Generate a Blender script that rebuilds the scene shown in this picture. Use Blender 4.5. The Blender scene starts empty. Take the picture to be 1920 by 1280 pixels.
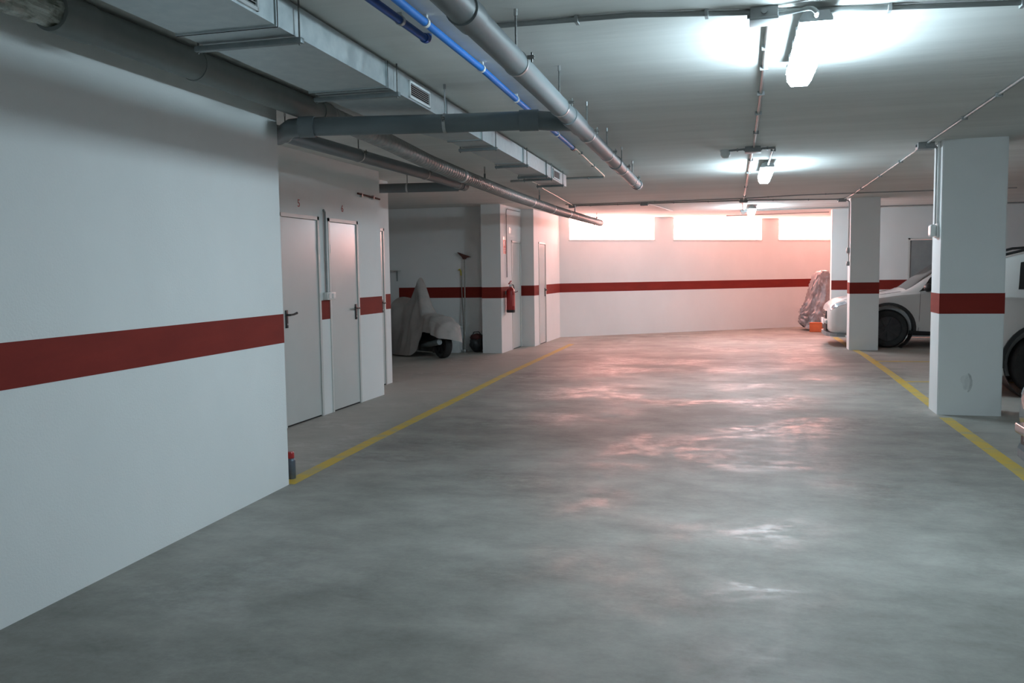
import bpy, bmesh, math, random
import numpy as np
from mathutils import Vector, Matrix, Quaternion, noise
random.seed(4)
SC = bpy.context.scene
COL = SC.collection
PI = math.pi
HC = 2.66                      # ceiling height
S0, S1 = 0.99, 1.187           # red stripe

# ------------------------------------------------------------------ camera
TH, PITCH, ROLL, EYE = math.radians(15.0), 0.07804, -0.01394, 1.45
def to_world(v):
    c, s = math.cos(TH), math.sin(TH)
    return Vector((c*v[0]-s*v[1], s*v[0]+c*v[1], v[2]))
fw = Vector((0, math.cos(PITCH), -math.sin(PITCH)))
up = Vector((0, math.sin(PITCH), math.cos(PITCH)))
rt = Vector((1, 0, 0))
R = to_world(math.cos(ROLL)*rt + math.sin(ROLL)*up)
U = to_world(-math.sin(ROLL)*rt + math.cos(ROLL)*up)
F = to_world(fw)
cd = bpy.data.cameras.new('camera')
cd.sensor_width = 36; cd.lens = 36*1660/1920; cd.clip_start = 0.05; cd.clip_end = 200
cam = bpy.data.objects.new('camera', cd); COL.objects.link(cam)
M = Matrix((R, U, -F)).transposed().to_4x4()
M.translation = Vector((0, 0, EYE))
cam.matrix_world = M
SC.camera = cam

# ------------------------------------------------------------------ world / exposure
LAMP_COL = (0.74, 0.97, 1.10)
LAMP_STR = 82.0
WIN_COL = (1.0, 0.43, 0.37)
WIN_STR = 27.0
w = bpy.data.worlds.new('world'); SC.world = w; w.use_nodes = True
w.node_tree.nodes['Background'].inputs[0].default_value = (1.0, 0.8, 0.75, 1)
w.node_tree.nodes['Background'].inputs[1].default_value = 1.0
vs = SC.view_settings
vs.view_transform = 'Standard'; vs.look = 'None'; vs.gamma = 1.0; vs.exposure = 0.30
vs.use_curve_mapping = False

# ------------------------------------------------------------------ materials
def mat(name, col, rough=0.6, metal=0.0, col2=None, scale=(3, 3, 3), detail=4.0, ramp=(0.35, 0.65),
        bump=0.0, bscale=40.0, rough2=None, coat=0.0, emit=None, estr=0.0, alpha=1.0, trans=0.0, spec=0.5):
    m = bpy.data.materials.new(name); m.use_nodes = True
    nt = m.node_tree; b = nt.nodes['Principled BSDF']
    b.inputs['Base Color'].default_value = (*col, 1)
    b.inputs['Roughness'].default_value = rough
    b.inputs['Metallic'].default_value = metal
    b.inputs['Coat Weight'].default_value = coat
    b.inputs['Specular IOR Level'].default_value = spec
    if trans: b.inputs['Transmission Weight'].default_value = trans
    if emit:
        b.inputs['Emission Color'].default_value = (*emit, 1)
        b.inputs['Emission Strength'].default_value = estr
    tc = nt.nodes.new('ShaderNodeTexCoord')
    if col2 or rough2 is not None:
        mp = nt.nodes.new('ShaderNodeMapping'); mp.inputs['Scale'].default_value = scale
        nt.links.new(tc.outputs['Object'], mp.inputs['Vector'])
        nz = nt.nodes.new('ShaderNodeTexNoise'); nz.inputs['Scale'].default_value = 1.0
        nz.inputs['Detail'].default_value = detail; nz.inputs['Roughness'].default_value = 0.6
        nt.links.new(mp.outputs[0], nz.inputs['Vector'])
        rp = nt.nodes.new('ShaderNodeMapRange')
        rp.inputs['From Min'].default_value = ramp[0]; rp.inputs['From Max'].default_value = ramp[1]
        nt.links.new(nz.outputs['Fac'], rp.inputs['Value'])
        if col2:
            mx = nt.nodes.new('ShaderNodeMix'); mx.data_type = 'RGBA'
            mx.inputs[6].default_value = (*col, 1); mx.inputs[7].default_value = (*col2, 1)
            nt.links.new(rp.outputs[0], mx.inputs[0]); nt.links.new(mx.outputs[2], b.inputs['Base Color'])
        if rough2 is not None:
            mr = nt.nodes.new('ShaderNodeMapRange')
            mr.inputs['To Min'].default_value = rough; mr.inputs['To Max'].default_value = rough2
            nt.links.new(rp.outputs[0], mr.inputs['Value']); nt.links.new(mr.outputs[0], b.inputs['Roughness'])
    if bump:
        n2 = nt.nodes.new('ShaderNodeTexNoise'); n2.inputs['Scale'].default_value = bscale; n2.inputs['Detail'].default_value = 3
        nt.links.new(tc.outputs['Object'], n2.inputs['Vector'])
        bp = nt.nodes.new('ShaderNodeBump'); bp.inputs['Strength'].default_value = bump; bp.inputs['Distance'].default_value = 0.01
        nt.links.new(n2.outputs['Fac'], bp.inputs['Height']); nt.links.new(bp.outputs[0], b.inputs['Normal'])
    return m

def concrete_floor():
    m = bpy.data.materials.new('polished_concrete'); m.use_nodes = True
    nt = m.node_tree; N = nt.nodes.new; L = nt.links.new
    b = nt.nodes['Principled BSDF']
    tc = N('ShaderNodeTexCoord')
    def nz(sc, det, rough=0.6, vec=None, dist=0.0):
        mp = N('ShaderNodeMapping'); mp.inputs['Scale'].default_value = sc
        L(tc.outputs['Object'], mp.inputs['Vector'])
        n = N('ShaderNodeTexNoise'); n.inputs['Scale'].default_value = 1; n.inputs['Detail'].default_value = det
        n.inputs['Roughness'].default_value = rough; n.inputs['Distortion'].default_value = dist
        L(mp.outputs[0], n.inputs['Vector']); return n
    def rng(src, a, c, lo=0.0, hi=1.0):
        r = N('ShaderNodeMapRange'); r.inputs['From Min'].default_value = a; r.inputs['From Max'].default_value = c
        r.inputs['To Min'].default_value = lo; r.inputs['To Max'].default_value = hi
        L(src, r.inputs['Value']); return r.outputs[0]
    big = nz((0.45, 0.6, 1), 4, 0.55, dist=0.3)
    mid = nz((1.9, 2.6, 1), 9, 0.68, dist=0.15)
    fine = nz((34, 34, 34), 6, 0.75)
    def madd(src, k, add=None):
        m_ = N('ShaderNodeMath'); m_.operation = 'MULTIPLY_ADD'; m_.inputs[1].default_value = k; m_.inputs[2].default_value = 0.0
        L(src, m_.inputs[0])
        if add is not None: L(add, m_.inputs[2])
        return m_.outputs[0]
    tone = madd(big.outputs['Fac'], 0.42, madd(mid.outputs['Fac'], 0.46, madd(fine.outputs['Fac'], 0.12)))
    mx = N('ShaderNodeMix'); mx.data_type = 'RGBA'
    mx.inputs[6].default_value = (0.180, 0.176, 0.160, 1); mx.inputs[7].default_value = (0.375, 0.362, 0.328, 1)
    L(rng(tone, 0.39, 0.62), mx.inputs[0])
    # paler dusty concrete outside the driven lane (own colour of the less worn strips)
    sx = N('ShaderNodeSeparateXYZ'); L(tc.outputs['Object'], sx.inputs[0])
    wob = madd(mid.outputs['Fac'], 0.5, sx.outputs['X'])
    lane = N('ShaderNodeMath'); lane.operation = 'MAXIMUM'
    L(rng(wob, -2.8, -3.3), lane.inputs[0]); L(rng(wob, 2.0, 2.5), lane.inputs[1])
    m2 = N('ShaderNodeMix'); m2.data_type = 'RGBA'
    L(madd(lane.outputs[0], 0.55), m2.inputs[0]); L(mx.outputs[2], m2.inputs[6]); m2.inputs[7].default_value = (0.50, 0.465, 0.415, 1)
    L(m2.outputs[2], b.inputs['Base Color'])
    pm = nz((0.75, 0.95, 1), 3, 0.55, dist=0.2)
    gf = nz((6.0, 8.5, 1), 10, 0.78)
    g = N('ShaderNodeMath'); g.operation = 'MULTIPLY'
    L(rng(pm.outputs['Fac'], 0.46, 0.60), g.inputs[0]); L(rng(gf.outputs['Fac'], 0.42, 0.60), g.inputs[1])
    L(rng(g.outputs[0], 0.0, 1.0, 0.60, 0.30), b.inputs['Roughness'])
    bp = N('ShaderNodeBump'); bp.inputs['Strength'].default_value = 0.10; bp.inputs['Distance'].default_value = 0.003
    L(fine.outputs['Fac'], bp.inputs['Height']); L(bp.outputs[0], b.inputs['Normal'])
    b.inputs['Specular IOR Level'].default_value = 0.40
    return m

def yellow_paint():
    m = mat('worn_yellow_paint', (0.62, 0.42, 0.05), 0.55, col2=(0.40, 0.36, 0.20), scale=(4, 9, 4), detail=9, ramp=(0.42, 0.72))
    return m

MT = {}
MT['floor'] = concrete_floor()
MT['wall'] = mat('white_wall_paint', (0.86, 0.87, 0.86), 0.7, col2=(0.82, 0.83, 0.82), scale=(1.1, 1.1, 0.8), bump=0.12, bscale=90)
MT['red'] = mat('red_stripe_paint', (0.25, 0.027, 0.019), 0.7, col2=(0.215, 0.023, 0.017), scale=(2, 2, 8), spec=0.2)
MT['ceil'] = mat('ceiling_concrete', (0.84, 0.84, 0.81), 0.85, col2=(0.73, 0.73, 0.70), scale=(0.35, 3.2, 1), detail=8, ramp=(0.3, 0.7), bump=0.25, bscale=9)
_nt = MT['ceil'].node_tree
_mp = _nt.nodes.new('ShaderNodeMapping'); _mp.inputs['Scale'].default_value = (0.22, 1.0, 1.0)
_tc = [n for n in _nt.nodes if n.type == 'TEX_COORD'][0]; _bn = [n for n in _nt.nodes if n.type == 'BUMP'][0]
_nz = _bn.inputs['Height'].links[0].from_node; _nt.links.new(_tc.outputs['Object'], _mp.inputs['Vector']); _nt.links.new(_mp.outputs[0], _nz.inputs['Vector'])
_nz.inputs['Detail'].default_value = 7; _bn.inputs['Strength'].default_value = 0.45
MT['yellow'] = yellow_paint()
MT['door'] = mat('door_grey_lacquer', (0.66, 0.68, 0.66), 0.22, col2=(0.62, 0.64, 0.62), scale=(1, 1, 1), rough2=0.27)
MT['frame'] = mat('door_frame_paint', (0.70, 0.70, 0.67), 0.4, col2=(0.66, 0.66, 0.64))
MT['galv'] = mat('galvanised_sheet', (0.46, 0.52, 0.54), 0.42, 0.75, col2=(0.56, 0.61, 0.62), scale=(14, 14, 14), rough2=0.55)
MT['galv_d'] = mat('dark_galvanised_profile', (0.20, 0.23, 0.24), 0.5, 0.6, col2=(0.27, 0.30, 0.31), scale=(9, 9, 9))
MT['spiral'] = mat('spiral_tube_steel', (0.30, 0.30, 0.295), 0.42, 0.55, col2=(0.36, 0.355, 0.345), scale=(9, 9, 9), rough2=0.5)
MT['pvc'] = mat('grey_pvc', (0.20, 0.23, 0.24), 0.5, col2=(0.175, 0.20, 0.21), scale=(2, 2, 2))
MT['pvc_shade'] = mat('shaded_grey_pvc', (0.15, 0.175, 0.185), 0.42, col2=(0.125, 0.145, 0.155), scale=(2, 2, 2))  # same grey PVC, with the shade of backlit pipes put into its colour
MT['round'] = mat('dull_grey_tube', (0.22, 0.24, 0.235), 0.5, 0.2, col2=(0.17, 0.19, 0.185), scale=(2, 2, 2))
MT['steel'] = mat('zinc_steel', (0.55, 0.56, 0.56), 0.35, 0.9, col2=(0.45, 0.46, 0.46), scale=(20, 20, 20))
MT['rod'] = mat('threaded_rod_steel', (0.16, 0.165, 0.16), 0.45, 0.7, col2=(0.22, 0.22, 0.21), scale=(20, 20, 60))
MT['blue'] = mat('blue_pipe', (0.006, 0.20, 0.66), 0.5, col2=(0.006, 0.17, 0.58), scale=(3, 3, 3))
MT['blue_d'] = mat('deep_blue_pipe', (0.006, 0.065, 0.27), 0.5, col2=(0.006, 0.055, 0.22), scale=(3, 3, 3))
MT['conduit'] = mat('grey_conduit', (0.34, 0.355, 0.35), 0.45, col2=(0.29, 0.305, 0.30), scale=(3, 3, 3))
MT['conduit_g'] = mat('greenish_conduit', (0.45, 0.50, 0.40), 0.4, col2=(0.40, 0.44, 0.36), scale=(3, 3, 3))
MT['box'] = mat('junction_box_plastic', (0.33, 0.345, 0.345), 0.5, col2=(0.29, 0.305, 0.305), scale=(6, 6, 6))
MT['white_pl'] = mat('white_plastic', (0.80, 0.80, 0.78), 0.4, col2=(0.75, 0.75, 0.73), scale=(4, 4, 4))
MT['white_metal'] = mat('white_grille_metal', (0.84, 0.85, 0.85), 0.4, col2=(0.73, 0.75, 0.75), scale=(6, 6, 6))
MT['black_pl'] = mat('black_plastic', (0.022, 0.023, 0.024), 0.45, col2=(0.03, 0.031, 0.032), scale=(8, 8, 8))
MT['dark'] = mat('dark_cavity', (0.01, 0.01, 0.01), 0.8, col2=(0.014, 0.014, 0.014))
MT['rubber'] = mat('tyre_rubber', (0.018, 0.018, 0.019), 0.75, col2=(0.028, 0.028, 0.028), scale=(12, 12, 12))
MT['rim'] = mat('alloy_rim', (0.50, 0.51, 0.52), 0.3, 0.85, col2=(0.42, 0.43, 0.44), scale=(6, 6, 6))
MT['rim_d'] = mat('dark_alloy_rim', (0.05, 0.05, 0.055), 0.35, 0.6, col2=(0.08, 0.08, 0.08), scale=(6, 6, 6))
MT['car_w'] = mat('white_car_paint', (0.72, 0.71, 0.69), 0.28, coat=0.6, col2=(0.69, 0.68, 0.66), scale=(1, 1, 1))
MT['car_d'] = mat('dark_car_paint', (0.018, 0.024, 0.024), 0.25, coat=0.8, col2=(0.022, 0.03, 0.03), scale=(1, 1, 1))
MT['glass'] = mat('dark_car_glass', (0.012, 0.014, 0.015), 0.06, col2=(0.016, 0.018, 0.019), scale=(2, 2, 2), spec=0.6)
MT['ws'] = mat('windscreen_glass', (0.05, 0.05, 0.047), 0.08, col2=(0.06, 0.06, 0.055), scale=(2, 2, 2), spec=0.7)
MT['chrome'] = mat('chrome', (0.75, 0.76, 0.77), 0.12, 1.0, col2=(0.7, 0.71, 0.72))
MT['lens'] = mat('headlight_lens', (0.55, 0.57, 0.60), 0.08, 0.3, col2=(0.25, 0.27, 0.3), scale=(12, 12, 25), coat=1.0)
MT['tail'] = mat('tail_light_lens', (0.35, 0.02, 0.015), 0.15, col2=(0.28, 0.015, 0.012), scale=(8, 8, 8), coat=0.8)
MT['plate'] = mat('number_plate_white', (0.85, 0.86, 0.86), 0.35, col2=(0.82, 0.83, 0.83))
MT['ext'] = mat('extinguisher_red', (0.42, 0.018, 0.018), 0.3, col2=(0.36, 0.016, 0.016), scale=(5, 5, 5), coat=0.4)
MT['sign_red'] = mat('sign_red', (0.62, 0.10, 0.09), 0.5, col2=(0.55, 0.09, 0.08), scale=(9, 9, 9))
MT['num_red'] = mat('numeral_red', (0.50, 0.11, 0.10), 0.6, col2=(0.42, 0.10, 0.09), scale=(30, 30, 30))
MT['cloth'] = mat('grey_cover_cloth', (0.48, 0.46, 0.44), 0.85, col2=(0.40, 0.385, 0.37), scale=(5, 5, 5), bump=0.3, bscale=25)
MT['cloth2'] = mat('pale_cover_cloth', (0.42, 0.42, 0.41), 0.8, col2=(0.36, 0.36, 0.35), scale=(5, 5, 5), bump=0.3, bscale=25)
MT['sheet'] = mat('silver_cover_sheet', (0.36, 0.34, 0.35), 0.36, 0.25, col2=(0.24, 0.225, 0.235), scale=(7, 7, 7), bump=0.5, bscale=14)
MT['film'] = mat('crumpled_plastic_film', (0.52, 0.53, 0.48), 0.25, col2=(0.20, 0.21, 0.17), scale=(11, 11, 11), ramp=(0.4, 0.6), bump=0.6, bscale=16)
MT['orange'] = mat('orange_crate', (0.62, 0.13, 0.035), 0.5, col2=(0.52, 0.105, 0.03), scale=(4, 4, 4))
MT['maroon'] = mat('maroon_fabric', (0.10, 0.02, 0.018), 0.7, col2=(0.05, 0.015, 0.014), scale=(8, 8, 8))
MT['broom'] = mat('broom_red_brown', (0.14, 0.045, 0.035), 0.7, col2=(0.10, 0.035, 0.028), scale=(30, 30, 5))
MT['wood'] = mat('pale_handle', (0.42, 0.40, 0.36), 0.5, col2=(0.36, 0.34, 0.30), scale=(3, 3, 20))
MT['yel_pl'] = mat('yellow_plastic', (0.55, 0.45, 0.06), 0.5, col2=(0.50, 0.40, 0.05))
MT['alu'] = mat('window_frame_aluminium', (0.75, 0.74, 0.73), 0.4, 0.1, col2=(0.70, 0.69, 0.68))
MT['diff'] = mat('lamp_diffuser', (0.9, 0.9, 0.9), 0.4, emit=LAMP_COL, estr=LAMP_STR)
MT['pane'] = mat('daylit_frosted_pane', (0.9, 0.88, 0.86), 0.3, emit=WIN_COL, estr=WIN_STR)
MT['dent'] = mat('scuffed_plaster', (0.52, 0.53, 0.52), 0.8, col2=(0.66, 0.67, 0.67), scale=(18, 18, 18))
MT['smear'] = mat('smeared_wall_paint', (0.80, 0.81, 0.80), 0.75, col2=(0.68, 0.69, 0.68), scale=(22, 22, 12))
MT['bluecan'] = mat('blue_grey_can', (0.10, 0.13, 0.17), 0.4, 0.4, col2=(0.14, 0.16, 0.19), scale=(20, 20, 20))

# ------------------------------------------------------------------ mesh helpers
def obj(name, bm, m, parent=None, smooth=False, auto=None):
    me = bpy.data.meshes.new(name)
    bmesh.ops.recalc_face_normals(bm, faces=bm.faces[:])
    bm.to_mesh(me); bm.free()
    return mobj(name, me, m, parent, smooth)
def mobj(name, me, m, parent=None, smooth=False):
    me.materials.clear(); me.materials.append(MT[m] if isinstance(m, str) else m)
    if smooth:
        me.polygons.foreach_set('use_smooth', [True]*len(me.polygons))
        try: me.set_sharp_from_angle(angle=math.radians(42))
        except Exception: pass
    o = bpy.data.objects.new(name, me); COL.objects.link(o)
    if parent: o.parent = parent
    return o
def tag(o, label=None, cat=None, group=None, kind=None):
    if label: o['label'] = label
    if cat: o['category'] = cat
    if group: o['group'] = group
    if kind: o['kind'] = kind
    return o
def thing(name, label, cat, loc=(0, 0, 0), rz=0.0, group=None):
    o = bpy.data.objects.new(name, None); COL.objects.link(o)
    o.empty_display_size = 0.1
    o.location = loc; o.rotation_euler = (0, 0, rz)
    return tag(o, label, cat, group)
def box(bm, x0, x1, y0, y1, z0, z1, mtx=None):
    vs_ = [Vector((x, y, z)) for z in (z0, z1) for y in (y0, y1) for x in (x0, x1)]
    if mtx: vs_ = [mtx @ v for v in vs_]
    v = [bm.verts.new(p) for p in vs_]
    for f in ((0, 1, 3, 2), (4, 5, 7, 6), (0, 1, 5, 4), (2, 3, 7, 6), (0, 2, 6, 4), (1, 3, 7, 5)):
        bm.faces.new([v[i] for i in f])
    return v
def bevel(bm, off, seg=2):
    bmesh.ops.bevel(bm, geom=bm.edges[:], offset=off, segments=seg, affect='EDGES', profile=0.6)
def bbox_obj(name, x0, x1, y0, y1, z0, z1, m, parent=None, bev=0.0, seg=2):
    bm = bmesh.new(); box(bm, x0, x1, y0, y1, z0, z1)
    if bev: bmesh.ops.recalc_face_normals(bm, faces=bm.faces[:]); bevel(bm, bev, seg)
    return obj(name, bm, m, parent, smooth=bool(bev))
def frames(pts):
    pts = [Vector(p) for p in pts]
    tans = []
    for i in range(len(pts)):
        a = pts[max(0, i-1)]; c = pts[min(len(pts)-1, i+1)]
        if 0 < i < len(pts)-1:
            t = (pts[i]-a).normalized() + (c-pts[i]).normalized()
        else: t = c-a
        tans.append(t.normalized())
    n = Vector((0, 0, 1)) if abs(tans[0].z) < 0.9 else Vector((1, 0, 0))
    n = (n - tans[0]*n.dot(tans[0])).normalized()
    out = []
    for p, t in zip(pts, tans):
        n = (n - t*n.dot(t)).normalized(); out.append((p, t, n, t.cross(n)))
    return out
def tube(bm, pts, r, seg=16, caps=True, rs=None):
    fr = frames(pts); rings = []
    for i, (p, t, n, b) in enumerate(fr):
        sc = 1.0
        if 0 < i < len(fr)-1:
            d = (Vector(pts[i])-Vector(pts[i-1])).normalized(); sc = 1/max(0.5, d.dot(t))
        rr = rs[i] if rs else r
        d0 = None
        ring = []
        for k in range(seg):
            a = 2*PI*k/seg
            ring.append(bm.verts.new(p + (n*math.cos(a) + b*math.sin(a))*rr))
        rings.append(ring)
    for i in range(len(rings)-1):
        for k in range(seg):
            bm.faces.new((rings[i][k], rings[i][(k+1) % seg], rings[i+1][(k+1) % seg], rings[i+1][k]))
    if caps:
        bm.faces.new(rings[0][::-1]); bm.faces.new(rings[-1])
    return rings
def tube_obj(name, pts, r, m, parent=None, seg=16, rs=None):
    bm = bmesh.new(); tube(bm, pts, r, seg, rs=rs)
    return obj(name, bm, m, parent, smooth=True)
def hollow(bm, p0, p1, ro, ri, seg=24):
    """short open collar (ring with thickness) from p0 to p1"""
    (a, t, n, b), (c, _, _, _) = frames([p0, p1])
    R_ = []
    for p, r in ((a, ro), (c, ro), (c, ri), (a, ri)):
        R_.append([bm.verts.new(p + (n*math.cos(2*PI*k/seg) + b*math.sin(2*PI*k/seg))*r) for k in range(seg)])
    for i in range(4):
        for k in range(seg):
            bm.faces.new((R_[i][k], R_[i][(k+1) % seg], R_[(i+1) % 4][(k+1) % seg], R_[(i+1) % 4][k]))
def lathe(bm, prof, seg=24, mtx=None):
    rings = []
    for r, z in prof:
        rings.append([bm.verts.new((mtx or Matrix()) @ Vector((r*math.cos(2*PI*k/seg), r*math.sin(2*PI*k/seg), z))) for k in range(seg)])
    for i in range(len(rings)-1):
        for k in range(seg):
            bm.faces.new((rings[i][k], rings[i][(k+1) % seg], rings[i+1][(k+1) % seg], rings[i+1][k]))
    bm.faces.new(rings[0][::-1]); bm.faces.new(rings[-1])
def arc(p0, corner, p1, r, n=6):
    """polyline p0 -> corner -> p1 with rounded corner"""
    p0, c, p1 = Vector(p0), Vector(corner), Vector(p1)
    a = c + (p0-c).normalized()*r; b = c + (p1-c).normalized()*r
    out = []
    for i in range(n+1):
        t = i/n; out.append(a*(1-t)**2 + c*2*t*(1-t) + b*t*t)
    return out
def prism(bm, pts2, z0, z1):
    lo = [bm.verts.new((x, y, z0)) for x, y in pts2]; hi = [bm.verts.new((x, y, z1)) for x, y in pts2]
    n = len(pts2)
    for i in range(n): bm.faces.new((lo[i], lo[(i+1) % n], hi[(i+1) % n], hi[i]))
    bm.faces.new(lo[::-1]); bm.faces.new(hi)

# ------------------------------------------------------------------ structure
def wall(name, a, b, th, openings=(), z1=HC, stripe=True, stripe_skip=(), stripe_range=None):
    """room side is the line a->b; thickness goes to the left of a->b when th>0"""
    a, b = Vector((*a, 0)), Vector((*b, 0)); d = (b-a); L = d.length; d.normalize(); n = Vector((-d.y, d.x, 0))
    mx = Matrix((d, n, Vector((0, 0, 1)))).transposed().to_4x4(); mx.translation = a
    y0, y1 = (0, th) if th > 0 else (th, 0)
    bm = bmesh.new(); cur = 0.0
    for s0, s1, q0, q1 in sorted(openings):
        if s0 > cur: box(bm, cur, s0, y0, y1, 0, z1, mx)
        if q0 > 0: box(bm, s0, s1, y0, y1, 0, q0, mx)
        if q1 < z1: box(bm, s0, s1, y0, y1, q1, z1, mx)
        cur = s1
    if cur < L: box(bm, cur, L, y0, y1, 0, z1, mx)
    o = obj(name, bm, 'wall'); tag(o, kind='structure')
    if stripe:
        p = -0.0025 if th > 0 else 0.0025
        segs = []; cur = 0.0; end = L
        if stripe_range: cur, end = stripe_range
        for s0, s1 in sorted([(q[0], q[1]) for q in openings if q[2] < S0 and q[3] > S1] + list(stripe_skip)):
            if s0 > cur: segs.append((cur, s0))
            cur = s1
        if cur < end: segs.append((cur, end))
        for c0, c1 in segs:
            bm = bmesh.new(); box(bm, c0, c1, min(0, p), max(0, p), S0, S1, mx)
            st = obj('painted_stripe', bm, 'red', o)
    return o, mx

# floor, ceiling
bm = bmesh.new(); box(bm, -9, 8, -8, 28, -0.2, 0)
floor = tag(obj('floor', bm, 'floor'), kind='structure')
bm = bmesh.new(); box(bm, -9, 8, -8, 28, HC, HC+0.25)
ceiling = tag(obj('ceiling', bm, 'ceil'), kind='structure')
def floor_line(pts, wd):
    bm = bmesh.new(); pr = []
    pts = [Vector((*p, 0)) for p in pts]
    for i, p in enumerate(pts):
        t = (pts[min(i+1, len(pts)-1)]-pts[max(0, i-1)]).normalized(); n = Vector((-t.y, t.x, 0))
        pr.append([bm.verts.new((q.x, q.y, z)) for q in (p-n*wd/2, p+n*wd/2) for z in (0, 0.0015)])
    for A, B in zip(pr, pr[1:]):
        bm.faces.new((A[1], A[3], B[3], B[1])); bm.faces.new((A[0], A[1], B[1], B[0])); bm.faces.new((A[2], A[3], B[3], B[2]))
    return obj('painted_line', bm, 'yellow', floor)
floor_line([(-3.10, 5.46), (-3.17, 7.1), (-3.24, 9.45), (-3.33, 11.9), (-3.38, 15.1), (-3.42, 17.4)], 0.11)
floor_line([(1.84, 2.0), (1.855, 6.84), (1.83, 9.2)], 0.11)
floor_line([(1.86, 9.8), (1.88, 12.6), (1.86, 15.7), (1.82, 16.55)], 0.11)
floor_line([(1.80, 16.95), (1.75, 19.59)], 0.11)
floor_line([(1.94, 12.05), (6.5, 12.35)], 0.10)
floor_line([(1.90, 14.6), (6.5, 14.8)], 0.10)

# near left wall with its return
bm = bmesh.new()
prism(bm, [(-2.72, -5.0), (-3.08, 5.45), (-4.44, 5.45), (-4.44, 5.25), (-3.30, 5.25), (-2.94, -5.0)], 0, HC)
wl = tag(obj('wall_left', bm, 'wall'), kind='structure')
bm = bmesh.new()
dn = Vector((-0.36, 10.45, 0)).normalized(); nn = Vector((dn.y, -dn.x, 0))
a = Vector((-2.72, -5, 0)); b = Vector((-3.08, 5.45, 0)); e = nn*0.0025
prism(bm, [(a.x, a.y), (b.x, b.y), (b.x+e.x, b.y+0.0), (a.x+e.x, a.y)], S0, S1)
obj('painted_stripe', bm, 'red', wl)

# storage-room wall with doors 5 and 6
X1, X2 = -4.24, -4.60
D5 = (7.47, 8.27); D6 = (8.47, 9.20); D7 = (10.02, 10.78)
w5, mx5 = wall('wall_storage', (X1, 9.84), (X1, 5.45), -0.2, [(9.84-D5[1], 9.84-D5[0], 0, 2.04), (9.84-D6[1], 9.84-D6[0], 0, 2.04)])
w7, mx7 = wall('wall_storage_recess', (X2, 10.96), (X2, 9.86), -0.2, [(10.96-D7[1], 10.96-D7[0], 0, 2.04)])
wall('wall_recess_return', (-4.44, 9.84), (-4.8, 9.84), -0.02, stripe=False)
wall('wall_bay_front', (-4.80, 10.96), (-8.0, 10.96), 0.2, stripe=False)
wall('wall_bay_left', (-8.0, 15.65), (-8.0, 10.76), -0.2, stripe=False)
wall('wall_bay_back', (-4.64, 15.65), (-8.0, 15.65), -0.2, stripe_range=(0, 1.75))
# column by the extinguisher, then the two stepped door walls up to the far corner
wall('wall_column_front', (-4.28, 15.27), (-4.64, 15.27), -0.38)
D8 = (16.02, 16.68); D9 = (17.16, 17.80)
wall('wall_extinguisher', (-4.28, 16.76), (-4.28, 15.65), -0.15, [(16.76-D8[1], 16.76-D8[0], 0, 2.04)])
bbox_obj('painted_stripe', -4.28, -4.2775, 15.27, 15.65, S0, S1, 'red', bpy.data.objects['wall_extinguisher'])
wall('wall_step', (-4.18, 16.76), (-4.28, 16.76), -0.15, stripe=False)
bbox_obj('painted_stripe', -4.28, -4.0275, 16.7575, 16.76, S0, S1, 'red', bpy.data.objects['wall_step'])
wall('wall_far_left', (-4.03, 19.16), (-4.03, 16.76), -0.15, [(19.16-D9[1], 19.16-D9[0], 0, 2.04)])
# diagonal window wall
FA = Vector((-4.03, 19.158, 0)); FD = Vector((0.8031, 0.5958, 0)); FN = Vector((0.5958, -0.8031, 0))
WINS = [(0.25, 2.40), (2.92, 5.38), (5.89, 8.35)]
FB = FA + FD*10.0
wfar, mxf = wall('wall_windows', (FB.x, FB.y), (FA.x, FA.y), -0.30, [(10-s1, 10-s0, 2.14, HC) for s0, s1 in WINS])
# right side
WR = 19.59
wall('wall_right_back', (8.0, WR), (1.66, WR), -0.30, [(8.0-3.95, 8.0-3.13, 0, 2.03)])
wall('wall_right', (7.0, -6.0), (7.0, WR), -0.2)
wall('wall_light_closure', (-3.0, -6.0), (7.2, -6.0), -0.2)  # unseen wall, added to close the open end and hold the light in
wall('wall_far_right', (4.2, 19.89), (4.2, 25.6), -0.2)

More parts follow.
